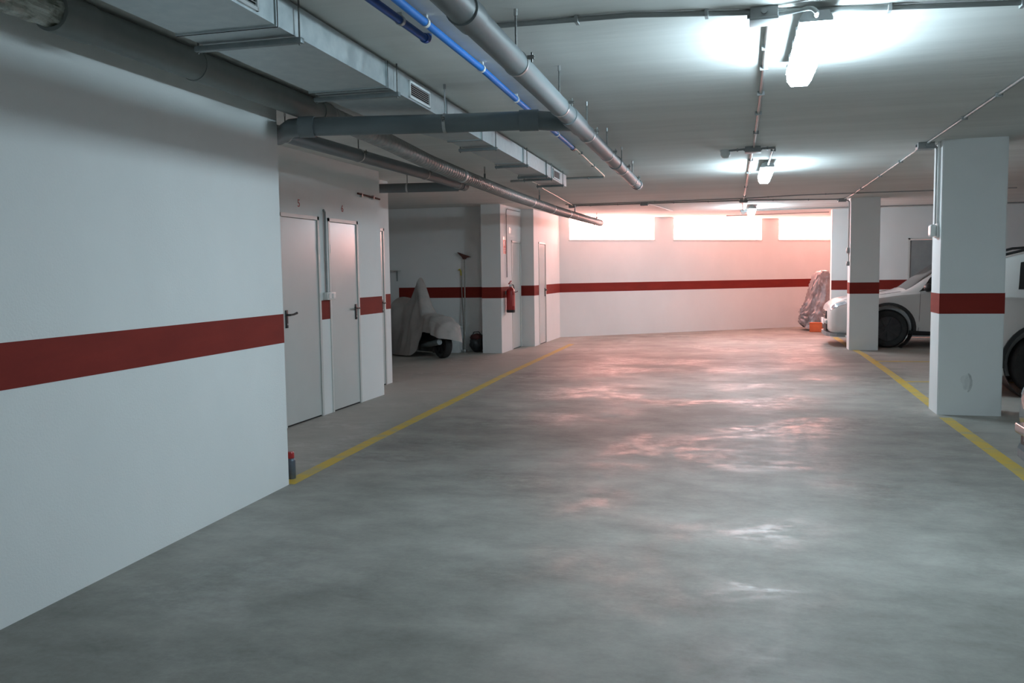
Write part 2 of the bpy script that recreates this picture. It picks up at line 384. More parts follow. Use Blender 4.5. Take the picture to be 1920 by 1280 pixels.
# ------------------------------------------------------------------ doors
def door(n, ax, fixed, s0, s1, hinge_far, handle='dark', label=None, proud=0.0, zt=2.03, gap=True):
    """door in a wall whose room face is x=fixed (facing +x); s along y"""
    t = bpy.data.objects.new('door_%d' % n, None); COL.objects.link(t); tag(t, kind='structure')
    if label: t['label'] = label
    fx = fixed
    bm = bmesh.new()      # frame: two jambs and a head, slightly proud of the wall
    fwid = 0.035
    box(bm, fx-0.06, fx+0.008, s0, s0+fwid, 0, zt+0.01); box(bm, fx-0.06, fx+0.008, s1-fwid, s1, 0, zt+0.01)
    box(bm, fx-0.06, fx+0.008, s0, s1, zt-fwid+0.01, zt+0.01)
    obj('door_frame', bm, 'frame', t)
    bbox_obj('door_leaf', fx-0.05, fx-0.004, s0+fwid+0.004, s1-fwid-0.004, 0.014, zt-fwid+0.005, 'door', t, 0.002, 1)
    bbox_obj('threshold_gap', fx-0.055, fx-0.01, s0+fwid, s1-fwid, 0.0, 0.012, 'dark', t)
    hy = s0+fwid+0.06 if hinge_far else s1-fwid-0.06
    sgn = 1 if hinge_far else -1
    h = bbox_obj('handle_plate', fx-0.004, fx+0.008, hy-0.02, hy+0.02, 0.95, 1.12, 'black_pl', t, 0.004, 2)
    bm = bmesh.new()
    tube(bm, [(fx+0.005, hy, 1.075), (fx+0.045, hy, 1.075)], 0.009, 10)
    tube(bm, [(fx+0.045, hy-sgn*0.008, 1.075), (fx+0.05, hy+sgn*0.05, 1.078), (fx+0.048, hy+sgn*0.115, 1.088)], 0.0095, 10, rs=[0.009, 0.0095, 0.012])
    obj('lever', bm, 'black_pl', h, True)
    bm = bmesh.new()
    tube(bm, [(fx+0.006, hy, 0.985), (fx+0.012, hy, 0.985)], 0.008, 10); obj('lock_cylinder', bm, 'steel', h, True)
    for z in (0.3, 1.72):
        yy = s1-fwid if hinge_far else s0+fwid
        bm = bmesh.new(); tube(bm, [(fx+0.004, yy, z-0.045), (fx+0.004, yy, z+0.045)], 0.007, 8); obj('hinge', bm, 'frame', t, True)
    return t
door(1, 'y', X1, *D5, True); door(2, 'y', X1, *D6, False); door(3, 'y', X2, *D7, False)
door(4, 'y', -4.28, *D8, True); door(5, 'y', -4.03, *D9, False)
# grey door in the right back wall (faces -y)
t = bpy.data.objects.new('door_6', None); COL.objects.link(t); tag(t, kind='structure')
bbox_obj('door_leaf', 3.17, 3.91, WR+0.004, WR+0.05, 0.014, 1.99, 'box', t, 0.002, 1)
bm = bmesh.new()
for a0, a1, q0, q1 in ((3.13, 3.165, 0, 2.03), (3.915, 3.95, 0, 2.03), (3.13, 3.95, 1.995, 2.03)): box(bm, a0, a1, WR-0.008, WR+0.06, q0, q1)
obj('door_frame', bm, 'frame', t)
bbox_obj('handle_plate', 3.84, 3.88, WR-0.008, WR+0.004, 0.95, 1.12, 'black_pl', t, 0.003, 1)

# ------------------------------------------------------------------ windows
for i, (s0, s1) in enumerate(WINS):
    t = bpy.data.objects.new('window_%d' % (i+1), None); COL.objects.link(t); tag(t, kind='structure')
    mx = Matrix((FD, -FN, Vector((0, 0, 1)))).transposed().to_4x4(); mx.translation = FA
    d0, d1 = 0.16, 0.20
    bm = bmesh.new()
    box(bm, s0, s1, d0, d1, 2.14, 2.18, mx); box(bm, s0, s1, d0, d1, HC-0.03, HC-0.001, mx)
    box(bm, s0, s0+0.035, d0, d1, 2.18, HC-0.03, mx); box(bm, s1-0.035, s1, d0, d1, 2.18, HC-0.03, mx)
    obj('window_frame', bm, 'alu', t)
    cuts = [s0+0.035, s0+0.035+(s1-s0)*0.31, s0+(s1-s0)*0.70, s1-0.035]
    for k in (1, 2):
        bm = bmesh.new(); box(bm, cuts[k]-0.015, cuts[k]+0.015, d0+0.004, d1-0.004, 2.18, HC-0.03, mx); obj('mullion', bm, 'alu', t)
    for k in range(3):
        bm = bmesh.new(); box(bm, cuts[k]+(0.015 if k else 0), cuts[k+1]-(0.015 if k < 2 else 0), d0+0.015, d0+0.022, 2.18, HC-0.03, mx)
        obj('pane', bm, 'pane', t)
    bm = bmesh.new(); box(bm, s0-0.02, s1+0.02, -0.012, d0, 2.125, 2.142, mx); obj('window_sill', bm, 'frame', t)

# ------------------------------------------------------------------ pillars
def pillar(n, x0, x1, y0, y1):
    bm = bmesh.new(); box(bm, x0, x1, y0, y1, 0, HC); bmesh.ops.recalc_face_normals(bm, faces=bm.faces[:])
    bmesh.ops.bevel(bm, geom=[e for e in bm.edges if abs(e.verts[0].co.z-e.verts[1].co.z) > 1], offset=0.008, segments=2, affect='EDGES')
    o = tag(obj('pillar', bm, 'wall'), kind='structure')
    bm = bmesh.new(); g = 0.0025; box(bm, x0-g, x1+g, y0-g, y1+g, S0, S1)
    bmesh.ops.delete(bm, geom=[f for f in bm.faces if abs(f.calc_center_median().z-(S0+S1)/2) > 0.01], context='FACES_ONLY')
    obj('painted_stripe', bm, 'red', o)
    return o
pG = tag(pillar(1, 1.79, 2.36, 9.38, 9.80), 'nearest square white pillar with a red stripe and a scuff near its foot', 'pillar')
pH = tag(pillar(2, 1.71, 2.19, 16.55, 16.95), 'farther square white pillar with a red stripe hiding the nose of a white car', 'pillar')
# scuff on the nearest pillar: shallow chipped crescent
bm = bmesh.new()
pts = []
for k in range(9):
    a = -1.15 + 2.3*k/8
    pts.append((0.012*math.cos(a*1.0), 0.09*a))
outer = [bm.verts.new((2.045+0.055*math.cos(a), 9.379, 0.32+0.10*math.sin(a))) for a in [(-1.25+2.5*k/10) for k in range(11)]]
inner = [bm.verts.new((2.045+0.030*math.cos(a), 9.3765, 0.32+0.088*math.sin(a))) for a in [(-1.25+2.5*k/10) for k in range(11)]]
for k in range(10): bm.faces.new((outer[k], outer[k+1], inner[k+1], inner[k]))
obj('chipped_scuff', bm, 'dent', pG)
bm = bmesh.new()
ctr = bm.verts.new((2.045, 9.3775, 0.325)); rim_ = [bm.verts.new((2.045+(0.045+0.012*math.sin(3*a))*math.cos(a), 9.3788, 0.325+(0.085+0.01*math.cos(2*a))*math.sin(a))) for a in [2*PI*k/24 for k in range(24)]]
for k in range(24): bm.faces.new((ctr, rim_[k], rim_[(k+1) % 24]))
obj('scuff_smear', bm, 'smear', pG, True)

# ------------------------------------------------------------------ ceiling lamps
def clip(x, y, ax, r, parent, m='box', z=HC):
    bm = bmesh.new()
    if ax == 'x': box(bm, x-0.008, x+0.008, y-r*2.2, y+r*2.2, z-2*r-0.008, z-0.002)
    else: box(bm, x-r*2.2, x+r*2.2, y-0.008, y+0.008, z-2*r-0.008, z-0.002)
    return obj('clip', bm, m, parent)
def lamp(x, y0, y1, label, zb=2.497, rz=-0.018):
    L = y1-y0
    t = thing('fluorescent_lamp', label, 'lamp', (x, y0, 0), -rz*0 + 0.016)
    # housing: tapered tray
    bm = bmesh.new()
    prof = [(-0.055, HC-0.035), (-0.074, zb+0.095), (-0.074, zb+0.08), (0.074, zb+0.08), (0.074, zb+0.095), (0.055, HC-0.035)]
    A = [bm.verts.new((px_, 0.0, pz)) for px_, pz in prof]; B = [bm.verts.new((px_, L, pz)) for px_, pz in prof]
    for i in range(6): bm.faces.new((A[i], A[(i+1) % 6], B[(i+1) % 6], B[i]))
    bm.faces.new(A); bm.faces.new(B[::-1]); obj('housing', bm, 'box', t)
    bm = bmesh.new()
    prof = [(-0.070, zb+0.08), (-0.067, zb+0.03), (-0.045, zb), (0.045, zb), (0.067, zb+0.03), (0.070, zb+0.08)]
    rows = []
    for yy, k in ((0.012, 0.9), (0.05, 1.0), (L-0.05, 1.0), (L-0.012, 0.9)):
        rows.append([bm.verts.new((px_*k, yy, zb+0.08-(zb+0.08-pz)*(0.75 if k < 1 else 1))) for px_, pz in prof])
    for a_, b_ in zip(rows, rows[1:]):
        for i in range(5): bm.faces.new((a_[i], a_[i+1], b_[i+1], b_[i]))
    bm.faces.new(rows[0]); bm.faces.new(rows[-1][::-1]); obj('diffuser', bm, 'diff', t)
    for yy in (0.16, 0.42, L-0.42, L-0.16):
        for s in (-1, 1):
            bm = bmesh.new(); box(bm, s*0.072-0.006, s*0.072+0.006, yy-0.015, yy+0.015, zb+0.05, zb+0.10); obj('latch', bm, 'steel', t)
    for yy in (0.2, L-0.2):
        bm = bmesh.new(); box(bm, -0.03, 0.03, yy-0.015, yy+0.015, HC-0.036, HC); obj('ceiling_bracket', bm, 'steel', t)
    return t
lamp(0.29, 4.38, 5.52, 'large bright fluorescent lamp on the ceiling nearest the camera')
lamp(0.19, 10.38, 11.52, 'middle fluorescent lamp on the ceiling beside the smoke detector arm')
lamp(0.05, 17.4, 18.54, 'small far fluorescent lamp on the ceiling in front of the windows')
lamp(0.45, -3.9, -2.6, 'fluorescent lamp on the ceiling behind the viewer')

# ------------------------------------------------------------------ conduits on the ceiling
def conduit(pts, r, label, clips=(), m='conduit', name='cable_conduit', cat='conduit'):
    t = thing(name, label, cat, (pts[0][0], pts[0][1], pts[0][2]))
    off = Vector(pts[0])
    bm = bmesh.new(); tube(bm, [Vector(p)-off for p in pts], r, 10)
    obj('conduit_tube', bm, m, t, True)
    for x, y, ax in clips:
        c = clip(x-off.x, y-off.y, ax, r, t, z=HC-off.z)
    return t
def jbox(x, y, sx, sy, sz, label, z=HC):
    t = thing('junction_box', label, 'junction box', (x, y, z-sz))
    bbox_obj('box_body', -sx/2, sx/2, -sy/2, sy/2, 0.012, sz, 'box', t, 0.006, 2)
    bbox_obj('box_lid', -sx/2-0.003, sx/2+0.003, -sy/2-0.003, sy/2+0.003, 0, 0.014, 'box', t, 0.004, 2)
    for dx, dy in ((-1, 0), (1, 0), (0, -1), (0, 1)):
        bm = bmesh.new()
        tube(bm, [(dx*sx/2*0.98, dy*sy/2*0.98, sz*0.6), (dx*(sx/2+0.014), dy*(sy/2+0.014), sz*0.6)], 0.014, 10); obj('cable_gland', bm, 'box', t, True)
    return t
zc = HC-0.014
conduit([(-1.20, 4.25, zc), (-0.55, 4.27, zc), (0.0, 4.40, zc)], 0.013, 'grey conduit crossing the ceiling left of the nearest lamp', [(-0.8, 4.262, 'x'), (-0.2, 4.35, 'x')])
conduit([(0.12, 4.42, zc), (0.7, 4.53, zc), (1.64, 4.70, zc)], 0.013, 'grey conduit crossing the ceiling right of the nearest lamp', [(0.62, 4.515, 'x'), (1.2, 4.62, 'x')])
jbox(0.06, 4.42, 0.125, 0.125, 0.062, 'large grey junction box on the ceiling beside the nearest lamp')
conduit([(0.125, 4.40, zc-0.02)] + arc((0.125, 4.40, zc-0.02), (0.29, 4.32, zc-0.02), (0.29, 4.33, 2.40), 0.05)[:5] + [(0.29, 4.335, 2.605), (0.29, 4.378, 2.60)], 0.011, 'short bent conduit feeding the nearest fluorescent lamp')
conduit([(0.085, 4.49, zc), (0.07, 6.6, zc), (0.04, 9.17, zc)], 0.011, 'long grey conduit along the ceiling from the nearest junction box to the smoke detector box',
        [(0.083, 5.1, 'y'), (0.079, 5.6, 'y'), (0.071, 6.4, 'y'), (0.062, 7.2, 'y'), (0.052, 8.2, 'y')])
jbox(0.03, 9.27, 0.15, 0.15, 0.055, 'grey junction box on the ceiling between the smoke detector and the middle lamp')
conduit([(-0.05, 9.30, zc), (-0.20, 9.36, zc)], 0.011, 'short conduit from the middle junction box to the smoke detector', [(-0.12, 9.33, 'x')])
conduit([(0.11, 9.30, zc), (0.235, 9.31, zc), (0.235, 9.31, zc), (0.215, 9.9, zc-0.012), (0.20, 10.37, zc-0.04)], 0.011, 'bent conduit feeding the middle fluorescent lamp', [(0.17, 9.305, 'x'), (0.228, 9.45, 'y')])
conduit([(0.025, 9.35, zc), (-0.03, 12.6, zc), (-0.10, 16.05, zc)], 0.011, 'long grey conduit along the ceiling from the middle lamp towards the windows', [(0.01, 10.2, 'y'), (-0.01, 11.5, 'y'), (-0.05, 13.5, 'y'), (-0.08, 15.2, 'y')])
def detector(x, y, label):
    t = thing('smoke_detector', label, 'smoke detector', (x, y, HC))
    bm = bmesh.new(); lathe(bm, [(0.05, -0.02), (0.055, -0.018), (0.055, 0.0)], 24); obj('detector_base', bm, 'white_pl', t, True)
    bm = bmesh.new(); lathe(bm, [(0.014, -0.082), (0.034, -0.074), (0.048, -0.05), (0.05, -0.02)], 24); obj('detector_dome', bm, 'white_pl', t, True)
detector(-0.24, 9.42, 'round white smoke detector on the ceiling left of the middle lamp')
jbox(-0.10, 16.14, 0.13, 0.13, 0.055, 'grey junction box where the ceiling conduits cross before the windows')
conduit([(-3.17, 16.12, zc), (-1.90, 16.12, zc)], 0.012, 'dark conduit across the ceiling ending at the spiral duct', [(-2.8, 16.12, 'x'), (-2.3, 16.12, 'x')])
conduit([(-1.74, 16.12, zc), (-0.18, 16.14, zc)], 0.012, 'dark conduit across the ceiling between two junction boxes before the windows', [(-1.3, 16.125, 'x'), (-0.7, 16.13, 'x')])
jbox(-1.82, 16.12, 0.13, 0.13, 0.055, 'grey junction box on the ceiling above the first two windows')
conduit([(-1.77, 16.19, zc), (-1.62, 17.4, zc), (-1.52, 18.4, zc)], 0.012, 'pale conduit running obliquely on the ceiling towards the windows')
conduit([(-0.02, 16.15, zc), (1.55, 16.64, zc)], 0.012, 'dark conduit across the ceiling to the box on the farther pillar', [(0.4, 16.28, 'x'), (1.0, 16.47, 'x')])
conduit([(-3.2, 15.80, zc), (-1.2, 15.78, zc), (-0.1, 15.72, zc), (0.35, 15.55, zc), (0.8, 15.40, zc), (1.8, 15.38, zc), (4.0, 15.4, zc)], 0.009, 'thin cable across the ceiling bending up before the farther pillar', [(0.3, 15.57, 'x'), (1.2, 15.39, 'x'), (-1.6, 15.78, 'x')], name='ceiling_cable', cat='cable')
jbox(-0.11, 18.95, 0.12, 0.12, 0.055, 'small grey junction box beside the far lamp')
conduit([(-0.105, 16.22, zc), (-0.11, 18.88, zc)], 0.011, 'conduit on the ceiling between the crossing box and the far lamp')
conduit([(-0.04, 18.95, zc), (1.6, 18.9, zc), (3.4, 19.0, zc), (6.9, 19.15, zc)], 0.011, 'dark conduit along the ceiling to the right in front of the back wall', [(0.6, 18.93, 'x'), (2.4, 18.94, 'x')])
detector(-0.13, 19.25, 'round white smoke detector on the ceiling by the far lamp')
conduit([(-0.5, 20.6, zc), (1.2, 20.4, zc), (1.66, 20.35, zc)], 0.009, 'thin cable on the ceiling just before the windows', name='ceiling_cable', cat='cable')
# right-hand ceiling run and pillar drops
conduit([(1.70, 2.0, zc), (1.69, 6.4, zc), (1.67, 9.45, zc)], 0.011, 'pale conduit along the ceiling to the nearest pillar', [(1.692, 5.5, 'y'), (1.688, 7.0, 'y'), (1.68, 8.0, 'y'), (1.695, 4.0, 'y')])
jbox(1.665, 9.58, 0.15, 0.15, 0.065, 'grey junction box on the ceiling at the nearest pillar')
conduit([(1.665, 9.68, zc), (1.655, 13.0, zc), (1.64, 16.0, zc), (1.60, 16.56, zc)], 0.011, 'pale conduit along the ceiling between the two pillars', [(1.66, 11.0, 'y'), (1.655, 12.6, 'y'), (1.647, 14.5, 'y')])
jbox(1.57, 16.66, 0.13, 0.13, 0.06, 'grey junction box on the ceiling at the farther pillar')
conduit(arc((1.73, 9.58, zc-0.02), (1.775, 9.58, zc-0.02), (1.775, 9.58, 2.3), 0.04) + [(1.775, 9.58, 1.86)], 0.0115, 'grey conduit dropping down the nearest pillar', ())
conduit([(1.777, 9.50, HC-0.005), (1.777, 9.50, 1.86)], 0.0115, 'white conduit dropping down the nearest pillar', (), m='white_pl')
conduit(arc((1.63, 16.66, zc-0.02), (1.695, 16.68, zc-0.02), (1.695, 16.68, 2.3), 0.05) + [(1.695, 16.68, 1.80)], 0.012, 'grey conduit dropping down the farther pillar', ())
t = thing('emergency_lamp', 'small rounded white fitting on the side of the nearest pillar', 'lamp fitting', (1.79, 9.55, 1.80))
bbox_obj('fitting_back', -0.02, 0.0, -0.075, 0.085, -0.07, 0.07, 'white_pl', t, 0.008, 2)
bbox_obj('fitting_cover', -0.075, -0.02, -0.065, 0.075, -0.06, 0.06, 'white_pl', t, 0.025, 4)
t = thing('wall_switch', 'upper small grey switch box on the side of the farther pillar', 'switch box', (1.71, 16.70, 1.75))
bbox_obj('switch_body', -0.045, 0, -0.05, 0.05, -0.05, 0.05, 'box', t, 0.008, 2); bbox_obj('rocker', -0.052, -0.044, -0.025, 0.025, -0.025, 0.025, 'white_pl', t, 0.003, 1)
t = thing('wall_switch', 'lower small grey switch box on the side of the farther pillar', 'switch box', (1.71, 16.70, 1.52))
bbox_obj('switch_body', -0.045, 0, -0.04, 0.04, -0.04, 0.04, 'box', t, 0.008, 2); bbox_obj('rocker', -0.052, -0.044, -0.02, 0.02, -0.02, 0.02, 'white_pl', t, 0.003, 1)
conduit([(1.698, 16.70, 1.70), (1.698, 16.70, 1.56)], 0.010, 'short conduit between the two switch boxes on the farther pillar')

# ------------------------------------------------------------------ drain pipes
def hanger(par, p, r, zc_=HC, m='rod', ear=True, side=Vector((1, 0, 0))):
    p = Vector(p)
    bm = bmesh.new(); tube(bm, [(p.x, p.y, p.z+r), (p.x, p.y, zc_)], 0.005, 8); obj('hanger_rod', bm, m, par, True)
    bm = bmesh.new(); tube(bm, [(p.x, p.y, zc_-0.03), (p.x, p.y, zc_)], 0.009, 8); obj('rod_anchor', bm, 'steel', par, True)
def clampring(par, p, t, r, m='steel', ear=True, wd=0.010, side=1):
    p, t = Vector(p), Vector(t).normalized()
    bm = bmesh.new(); hollow(bm, p-t*wd, p+t*wd, r+0.004, r-0.002)
    o = obj('pipe_clamp', bm, m, par, True)
    if ear:
        n = Vector((t.y, -t.x, 0))*side
        bm = bmesh.new()
        q = p+n*(r+0.014)+Vector((0, 0, 0.02))
        mx = Matrix((n, t, Vector((0, 0, 1)))).transposed().to_4x4(); mx.translation = q
        box(bm, -0.016, 0.016, -0.011, 0.011, -0.005, 0.001, mx); box(bm, -0.016, 0.016, -0.011, 0.011, 0.005, 0.010, mx)
        tube(bm, [mx @ Vector((0.004, 0, -0.02)), mx @ Vector((0.004, 0, 0.025))], 0.0045, 8)
        obj('clamp_bolt', bm, 'rod', o, True)
def mainx(y): return -1.049 - 0.0352*(y-4.06)
def mainz(y): return 2.415 + 0.0062*(y-4.06)
RM = 0.056
t = thing('drain_pipe', 'thick light grey drain pipe hung along the ceiling over the driveway', 'pipe', (0, 0, 0))
ys = [1.0, 4.06, 5.23, 6.38, 7.59, 8.79, 9.95, 10.62]
bm = bmesh.new(); tube(bm, [(mainx(y), y, mainz(y)) for y in ys], RM, 28); obj('pipe_tube', bm, 'pvc', t, True)
for y in (3.15, 8.2, 10.45):
    bm = bmesh.new(); hollow(bm, (mainx(y), y, mainz(y)), (mainx(y+0.14), y+0.14, mainz(y+0.14)), RM+0.007, RM-0.001, 28); obj('pipe_socket', bm, 'pvc', t, True)
for y in (4.06, 5.23, 6.38, 7.59, 8.79, 9.95):
    p = (mainx(y), y, mainz(y))
    hanger(t, p, RM); clampring(t, p, (-0.0352, 1, 0.006), RM)
# y branch fitting where the crossing pipe joins
yb = 5.80
bm = bmesh.new(); hollow(bm, (mainx(yb-0.28), yb-0.28, mainz(yb-0.28)), (mainx(yb+0.22), yb+0.22, mainz(yb+0.22)), RM+0.006, RM-0.001, 28); obj('branch_fitting', bm, 'pvc', t, True)
tag(t, group=None)
t = thing('drain_pipe', 'shade-darkened grey drain pipe crossing from the left wall to the thick drain pipe', 'pipe', (0, 0, 0))
cz = 2.412
cp = [(-1.13, 5.80, mainz(5.8)), (-1.20, 5.66, cz-0.003), (-1.32, 5.575, cz), (-1.91, 5.50, cz), (-2.82, 5.325, cz+0.002), (-2.92, 5.36, cz+0.006), (-3.30, 5.86, cz+0.04)]
tube_obj('pipe_tube', cp, 0.060, 'pvc_shade', t, 28)
bm = bmesh.new(); hollow(bm, (-2.74, 5.342, cz+0.002), (-2.84, 5.322, cz+0.002), 0.068, 0.059, 28); obj('pipe_socket', bm, 'pvc_shade', t, True)
bm = bmesh.new(); hollow(bm, (-1.30, 5.58, cz), (-1.42, 5.56, cz), 0.067, 0.059, 28); obj('pipe_socket', bm, 'pvc_shade', t, True)
p = (-1.90, 5.50, cz); hanger(t, p, 0.06, m='steel'); clampring(t, p, (1, 0.13, 0), 0.060, ear=True, side=1)
# lower left pipe with its end branch
t = thing('drain_pipe', 'shade-darkened grey drain pipe running above the numbered doors', 'pipe', (0, 0, 0))
pz = 2.495; RP = 0.056
tube_obj('pipe_tube', [(-3.36, 5.46, pz), (-3.33, 7.5, pz), (-3.31, 9.0, pz), (-3.32, 10.24, pz)], RP, 'pvc_shade', t, 24)
for y, hx in ((6.05, -3.35), (7.3, -3.333), (8.9, -3.312)):
    hanger(t, (hx, y, pz), RP); clampring(t, (hx, y, pz), (0, 1, 0), RP, ear=True)
clampring(t, (-3.32, 10.0, pz), (0, 1, 0), RP, ear=False)
bm = bmesh.new(); hollow(bm, (-3.32, 10.12, pz), (-3.32, 10.27, pz), RP+0.007, RP-0.001, 24); obj('pipe_socket', bm, 'pvc_shade', t, True)
t = thing('drain_pipe', 'short dark drain pipe entering the bay above the third storage door', 'pipe', (0, 0, 0))
tube_obj('pipe_tube', [(-4.59, 10.10, pz-0.005), (-3.39, 10.28, pz-0.005)], RP, 'pvc_shade', t, 24)
hanger(t, (-4.02, 10.185, pz), RP); clampring(t, (-4.02, 10.185, pz-0.005), (1, 0.14, 0), RP, ear=False)
t = thing('wall_bracket', 'small dark bracket under the ceiling above the third storage door', 'bracket', (-4.59, 10.28, 2.60))
bm = bmesh.new(); tube(bm, [(0, 0, 0), (0.14, 0.0, 0.0)], 0.022, 12); obj('bracket_stub', bm, 'pvc_shade', t, True)
bm = bmesh.new(); lathe(bm, [(0.035, 0), (0.035, 0.01)], 16, Matrix.Rotation(PI/2, 4, 'Y')); obj('bracket_flange', bm, 'galv_d', t, True)

# round duct along the near wall with crumpled film at its open end; it continues as the spiral duct
RB = 0.080
t = thing('round_duct', 'dull grey round duct along the top of the near left wall', 'duct', (0, 0, 0))
rp = [(-2.825, 3.36, 2.566), (-2.85, 4.4, 2.568), (-2.88, 5.70, 2.568)]
tube_obj('duct_tube', rp, RB, 'round', t, 32)
bm = bmesh.new(); hollow(bm, (-2.817, 3.16, 2.566), (-2.826, 3.38, 2.566), RB+0.008, RB-0.01, 32); obj('end_collar', bm, 'round', t, True)
bm = bmesh.new(); hollow(bm, (-2.878, 5.62, 2.568), (-2.882, 5.78, 2.568), RB+0.006, RB-0.02, 32); obj('end_collar', bm, 'round', t, True)
bm = bmesh.new(); hollow(bm, (-2.845, 4.19, 2.567), (-2.845, 4.21, 2.567), RB+0.004, RB-0.002, 32); obj('duct_clamp', bm, 'round', t, True)
t = thing('plastic_film', 'crumpled clear plastic film hanging out of the round duct collar', 'film', (-2.815, 3.14, 2.566))
bm = bmesh.new(); rings = []
for i in range(15):
    f = i/14; y = 0.12-0.75*f
    ring = []
    for k in range(30):
        a = 2*PI*k/30
        q = Vector((math.cos(a)*2, math.sin(a)*2, y*9))
        rr = (RB-0.014)*(1.0-0.25*f) + noise.noise(q)*0.028*min(1, f*4) + noise.noise(q*2.7)*0.014*min(1, f*4)
        ring.append(bm.verts.new((rr*math.cos(a)+0.02*f, y, rr*math.sin(a)-0.02*f)))
    rings.append(ring)
for A, B in zip(rings, rings[1:]):
    for k in range(30): bm.faces.new((A[k], A[(k+1) % 30], B[(k+1) % 30], B[k]))
bm.faces.new(rings[0]); bm.faces.new(rings[-1][::-1])
obj('film_bundle', bm, 'film', t)

# spiral duct
RS = 0.066
t = thing('spiral_duct', 'slim spiral metal duct hung on rods along the left side', 'duct', (0, 0, 0))
sp = [(-2.88, 5.78, 2.572), (-2.88, 6.8, 2.538), (-2.895, 7.85, 2.487), (-2.92, 9.2, 2.462), (-2.97, 11.2, 2.442), (-3.03, 14.1, 2.440), (-3.06, 17.0, 2.458), (-3.07, 18.9, 2.470)]
def spx(y): return float(np.interp(y, [p[1] for p in sp], [p[0] for p in sp]))
def spz(y): return float(np.interp(y, [p[1] for p in sp], [p[2] for p in sp]))
bm = bmesh.new()
pts = []; rs = []
y = 5.79
while y < 18.82:
    for dy, e in ((0.0, 0.0), (0.052, 0.0), (0.057, 0.005), (0.065, 0.005)):
        pts.append((spx(y+dy), y+dy, spz(y+dy))); rs.append(RS+e)
    y += 0.07
tube(bm, pts, RS, 20, rs=rs); obj('duct_tube', bm, 'spiral', t, True)
for y in (8.9, 12.3, 13.8, 15.2):
    bm = bmesh.new(); hollow(bm, (spx(y), y, spz(y)), (spx(y+0.06), y+0.06, spz(y+0.06)), RS+0.006, RS-0.002); obj('duct_coupling', bm, 'galv', t, True)
for y in (9.85, 12.9, 15.9, 18.4):
    hanger(t, (spx(y), y, spz(y)), RS); 
    bm = bmesh.new(); tube(bm, [(spx(y), y, spz(y)+RS), (spx(y), y, HC-0.08)], 0.012, 8); obj('hanger_strap', bm, 'rod', t, True)
    clampring(t, (spx(y), y, spz(y)), (0, 1, 0), RS, ear=False, m='galv')

# rectangular ventilation duct
t = thing('ventilation_duct', 'galvanised rectangular ventilation duct under the ceiling', 'duct', (0, 0, 0))
def dr(y): return -1.945 - 0.036*(y-3.5)
def dl(y):
    wide = dr(y)-0.475; nar = dr(y)-0.275
    f = min(1, max(0, (y-5.9)/0.95)); return wide*(1-f)+nar*f
DZ0, DZ1 = 2.507, 2.645
def ductseg(y0, y1):
    bm = bmesh.new(); rows = []
    n = 4
    for i in range(n+1):
        y = y0+(y1-y0)*i/n
        rows.append([bm.verts.new(v) for v in ((dl(y), y, DZ0), (dr(y), y, DZ0), (dr(y), y, DZ1), (dl(y), y, DZ1))])
    for A, B in zip(rows, rows[1:]):
        for k in range(4): bm.faces.new((A[k], A[(k+1) % 4], B[(k+1) % 4], B[k]))
    bm.faces.new(rows[0][::-1]); bm.faces.new(rows[-1])
    return obj('duct_section', bm, 'galv', t)
joints = [1.2, 3.46, 4.76, 5.90, 6.85, 8.42, 9.62, 11.0]
for a0, a1 in zip(joints, joints[1:]): ductseg(a0+0.006, a1-0.006)
for y in joints[1:-1]:
    bm = bmesh.new()
    box(bm, dl(y)-0.008, dr(y)+0.008, y-0.010, y+0.010, DZ0-0.008, DZ1+0.006)
    obj('duct_flange', bm, 'galv', t)
    bm = bmesh.new(); box(bm, dl(y)-0.0095, dr(y)+0.0095, y-0.003, y+0.003, DZ0-0.0095, DZ1+0.007); obj('gasket', bm, 'dark', t)
for y in (3.64, 4.88, 7.25, 8.52, 9.55, 9.85, 10.62):
    s = bmesh.new(); zz = DZ0-0.012
    box(s, dl(y)-0.03, dr(y)+0.035, y-0.018, y+0.018, zz-0.022, zz+0.004); bmesh.ops.recalc_face_normals(s, faces=s.faces[:]); bevel(s, 0.006, 2)
    so = obj('support_rail', s, 'galv_d', t, True)
    for xx in (dl(y)-0.018, dr(y)+0.020):
        bm = bmesh.new(); tube(bm, [(xx, y, zz-0.03), (xx, y, HC)], 0.0045, 8); obj('hanger_rod', bm, 'rod', t, True)
def grille(y0, y1, z0, z1):
    x = dr((y0+y1)/2); mx = Matrix.Translation((x, (y0+y1)/2, (z0+z1)/2)) @ Matrix.Rotation(0.0352, 4, 'Z')
    hy, hz = (y1-y0)/2, (z1-z0)/2; b_ = 0.014
    bm = bmesh.new()
    for q in ((-hy, hy, -hz, -hz+b_), (-hy, hy, hz-b_, hz), (-hy, -hy+b_, -hz, hz), (hy-b_, hy, -hz, hz)): box(bm, 0.001, 0.012, q[0], q[1], q[2], q[3], mx)
    g = obj('grille_frame', bm, 'white_metal', t)
    bm = bmesh.new(); box(bm, 0.0008, 0.002, -hy+b_, hy-b_, -hz+b_, hz-b_, mx); obj('grille_back', bm, 'dark', g)
    n = 6
    for k in range(n):
        zz = -hz+b_+(k+0.5)*(2*hz-2*b_)/n
        bm = bmesh.new(); m2 = mx @ Matrix.Translation((0.006, 0, zz)) @ Matrix.Rotation(0.6, 4, 'Y'); box(bm, -0.005, 0.005, -hy+b_, hy-b_, -0.0012, 0.0012, m2)
        obj('louvre', bm, 'galv', g)
grille(5.13, 5.53, 2.517, 2.620); grille(10.05, 10.47, 2.524, 2.630); grille(2.90, 3.30, 2.517, 2.620)

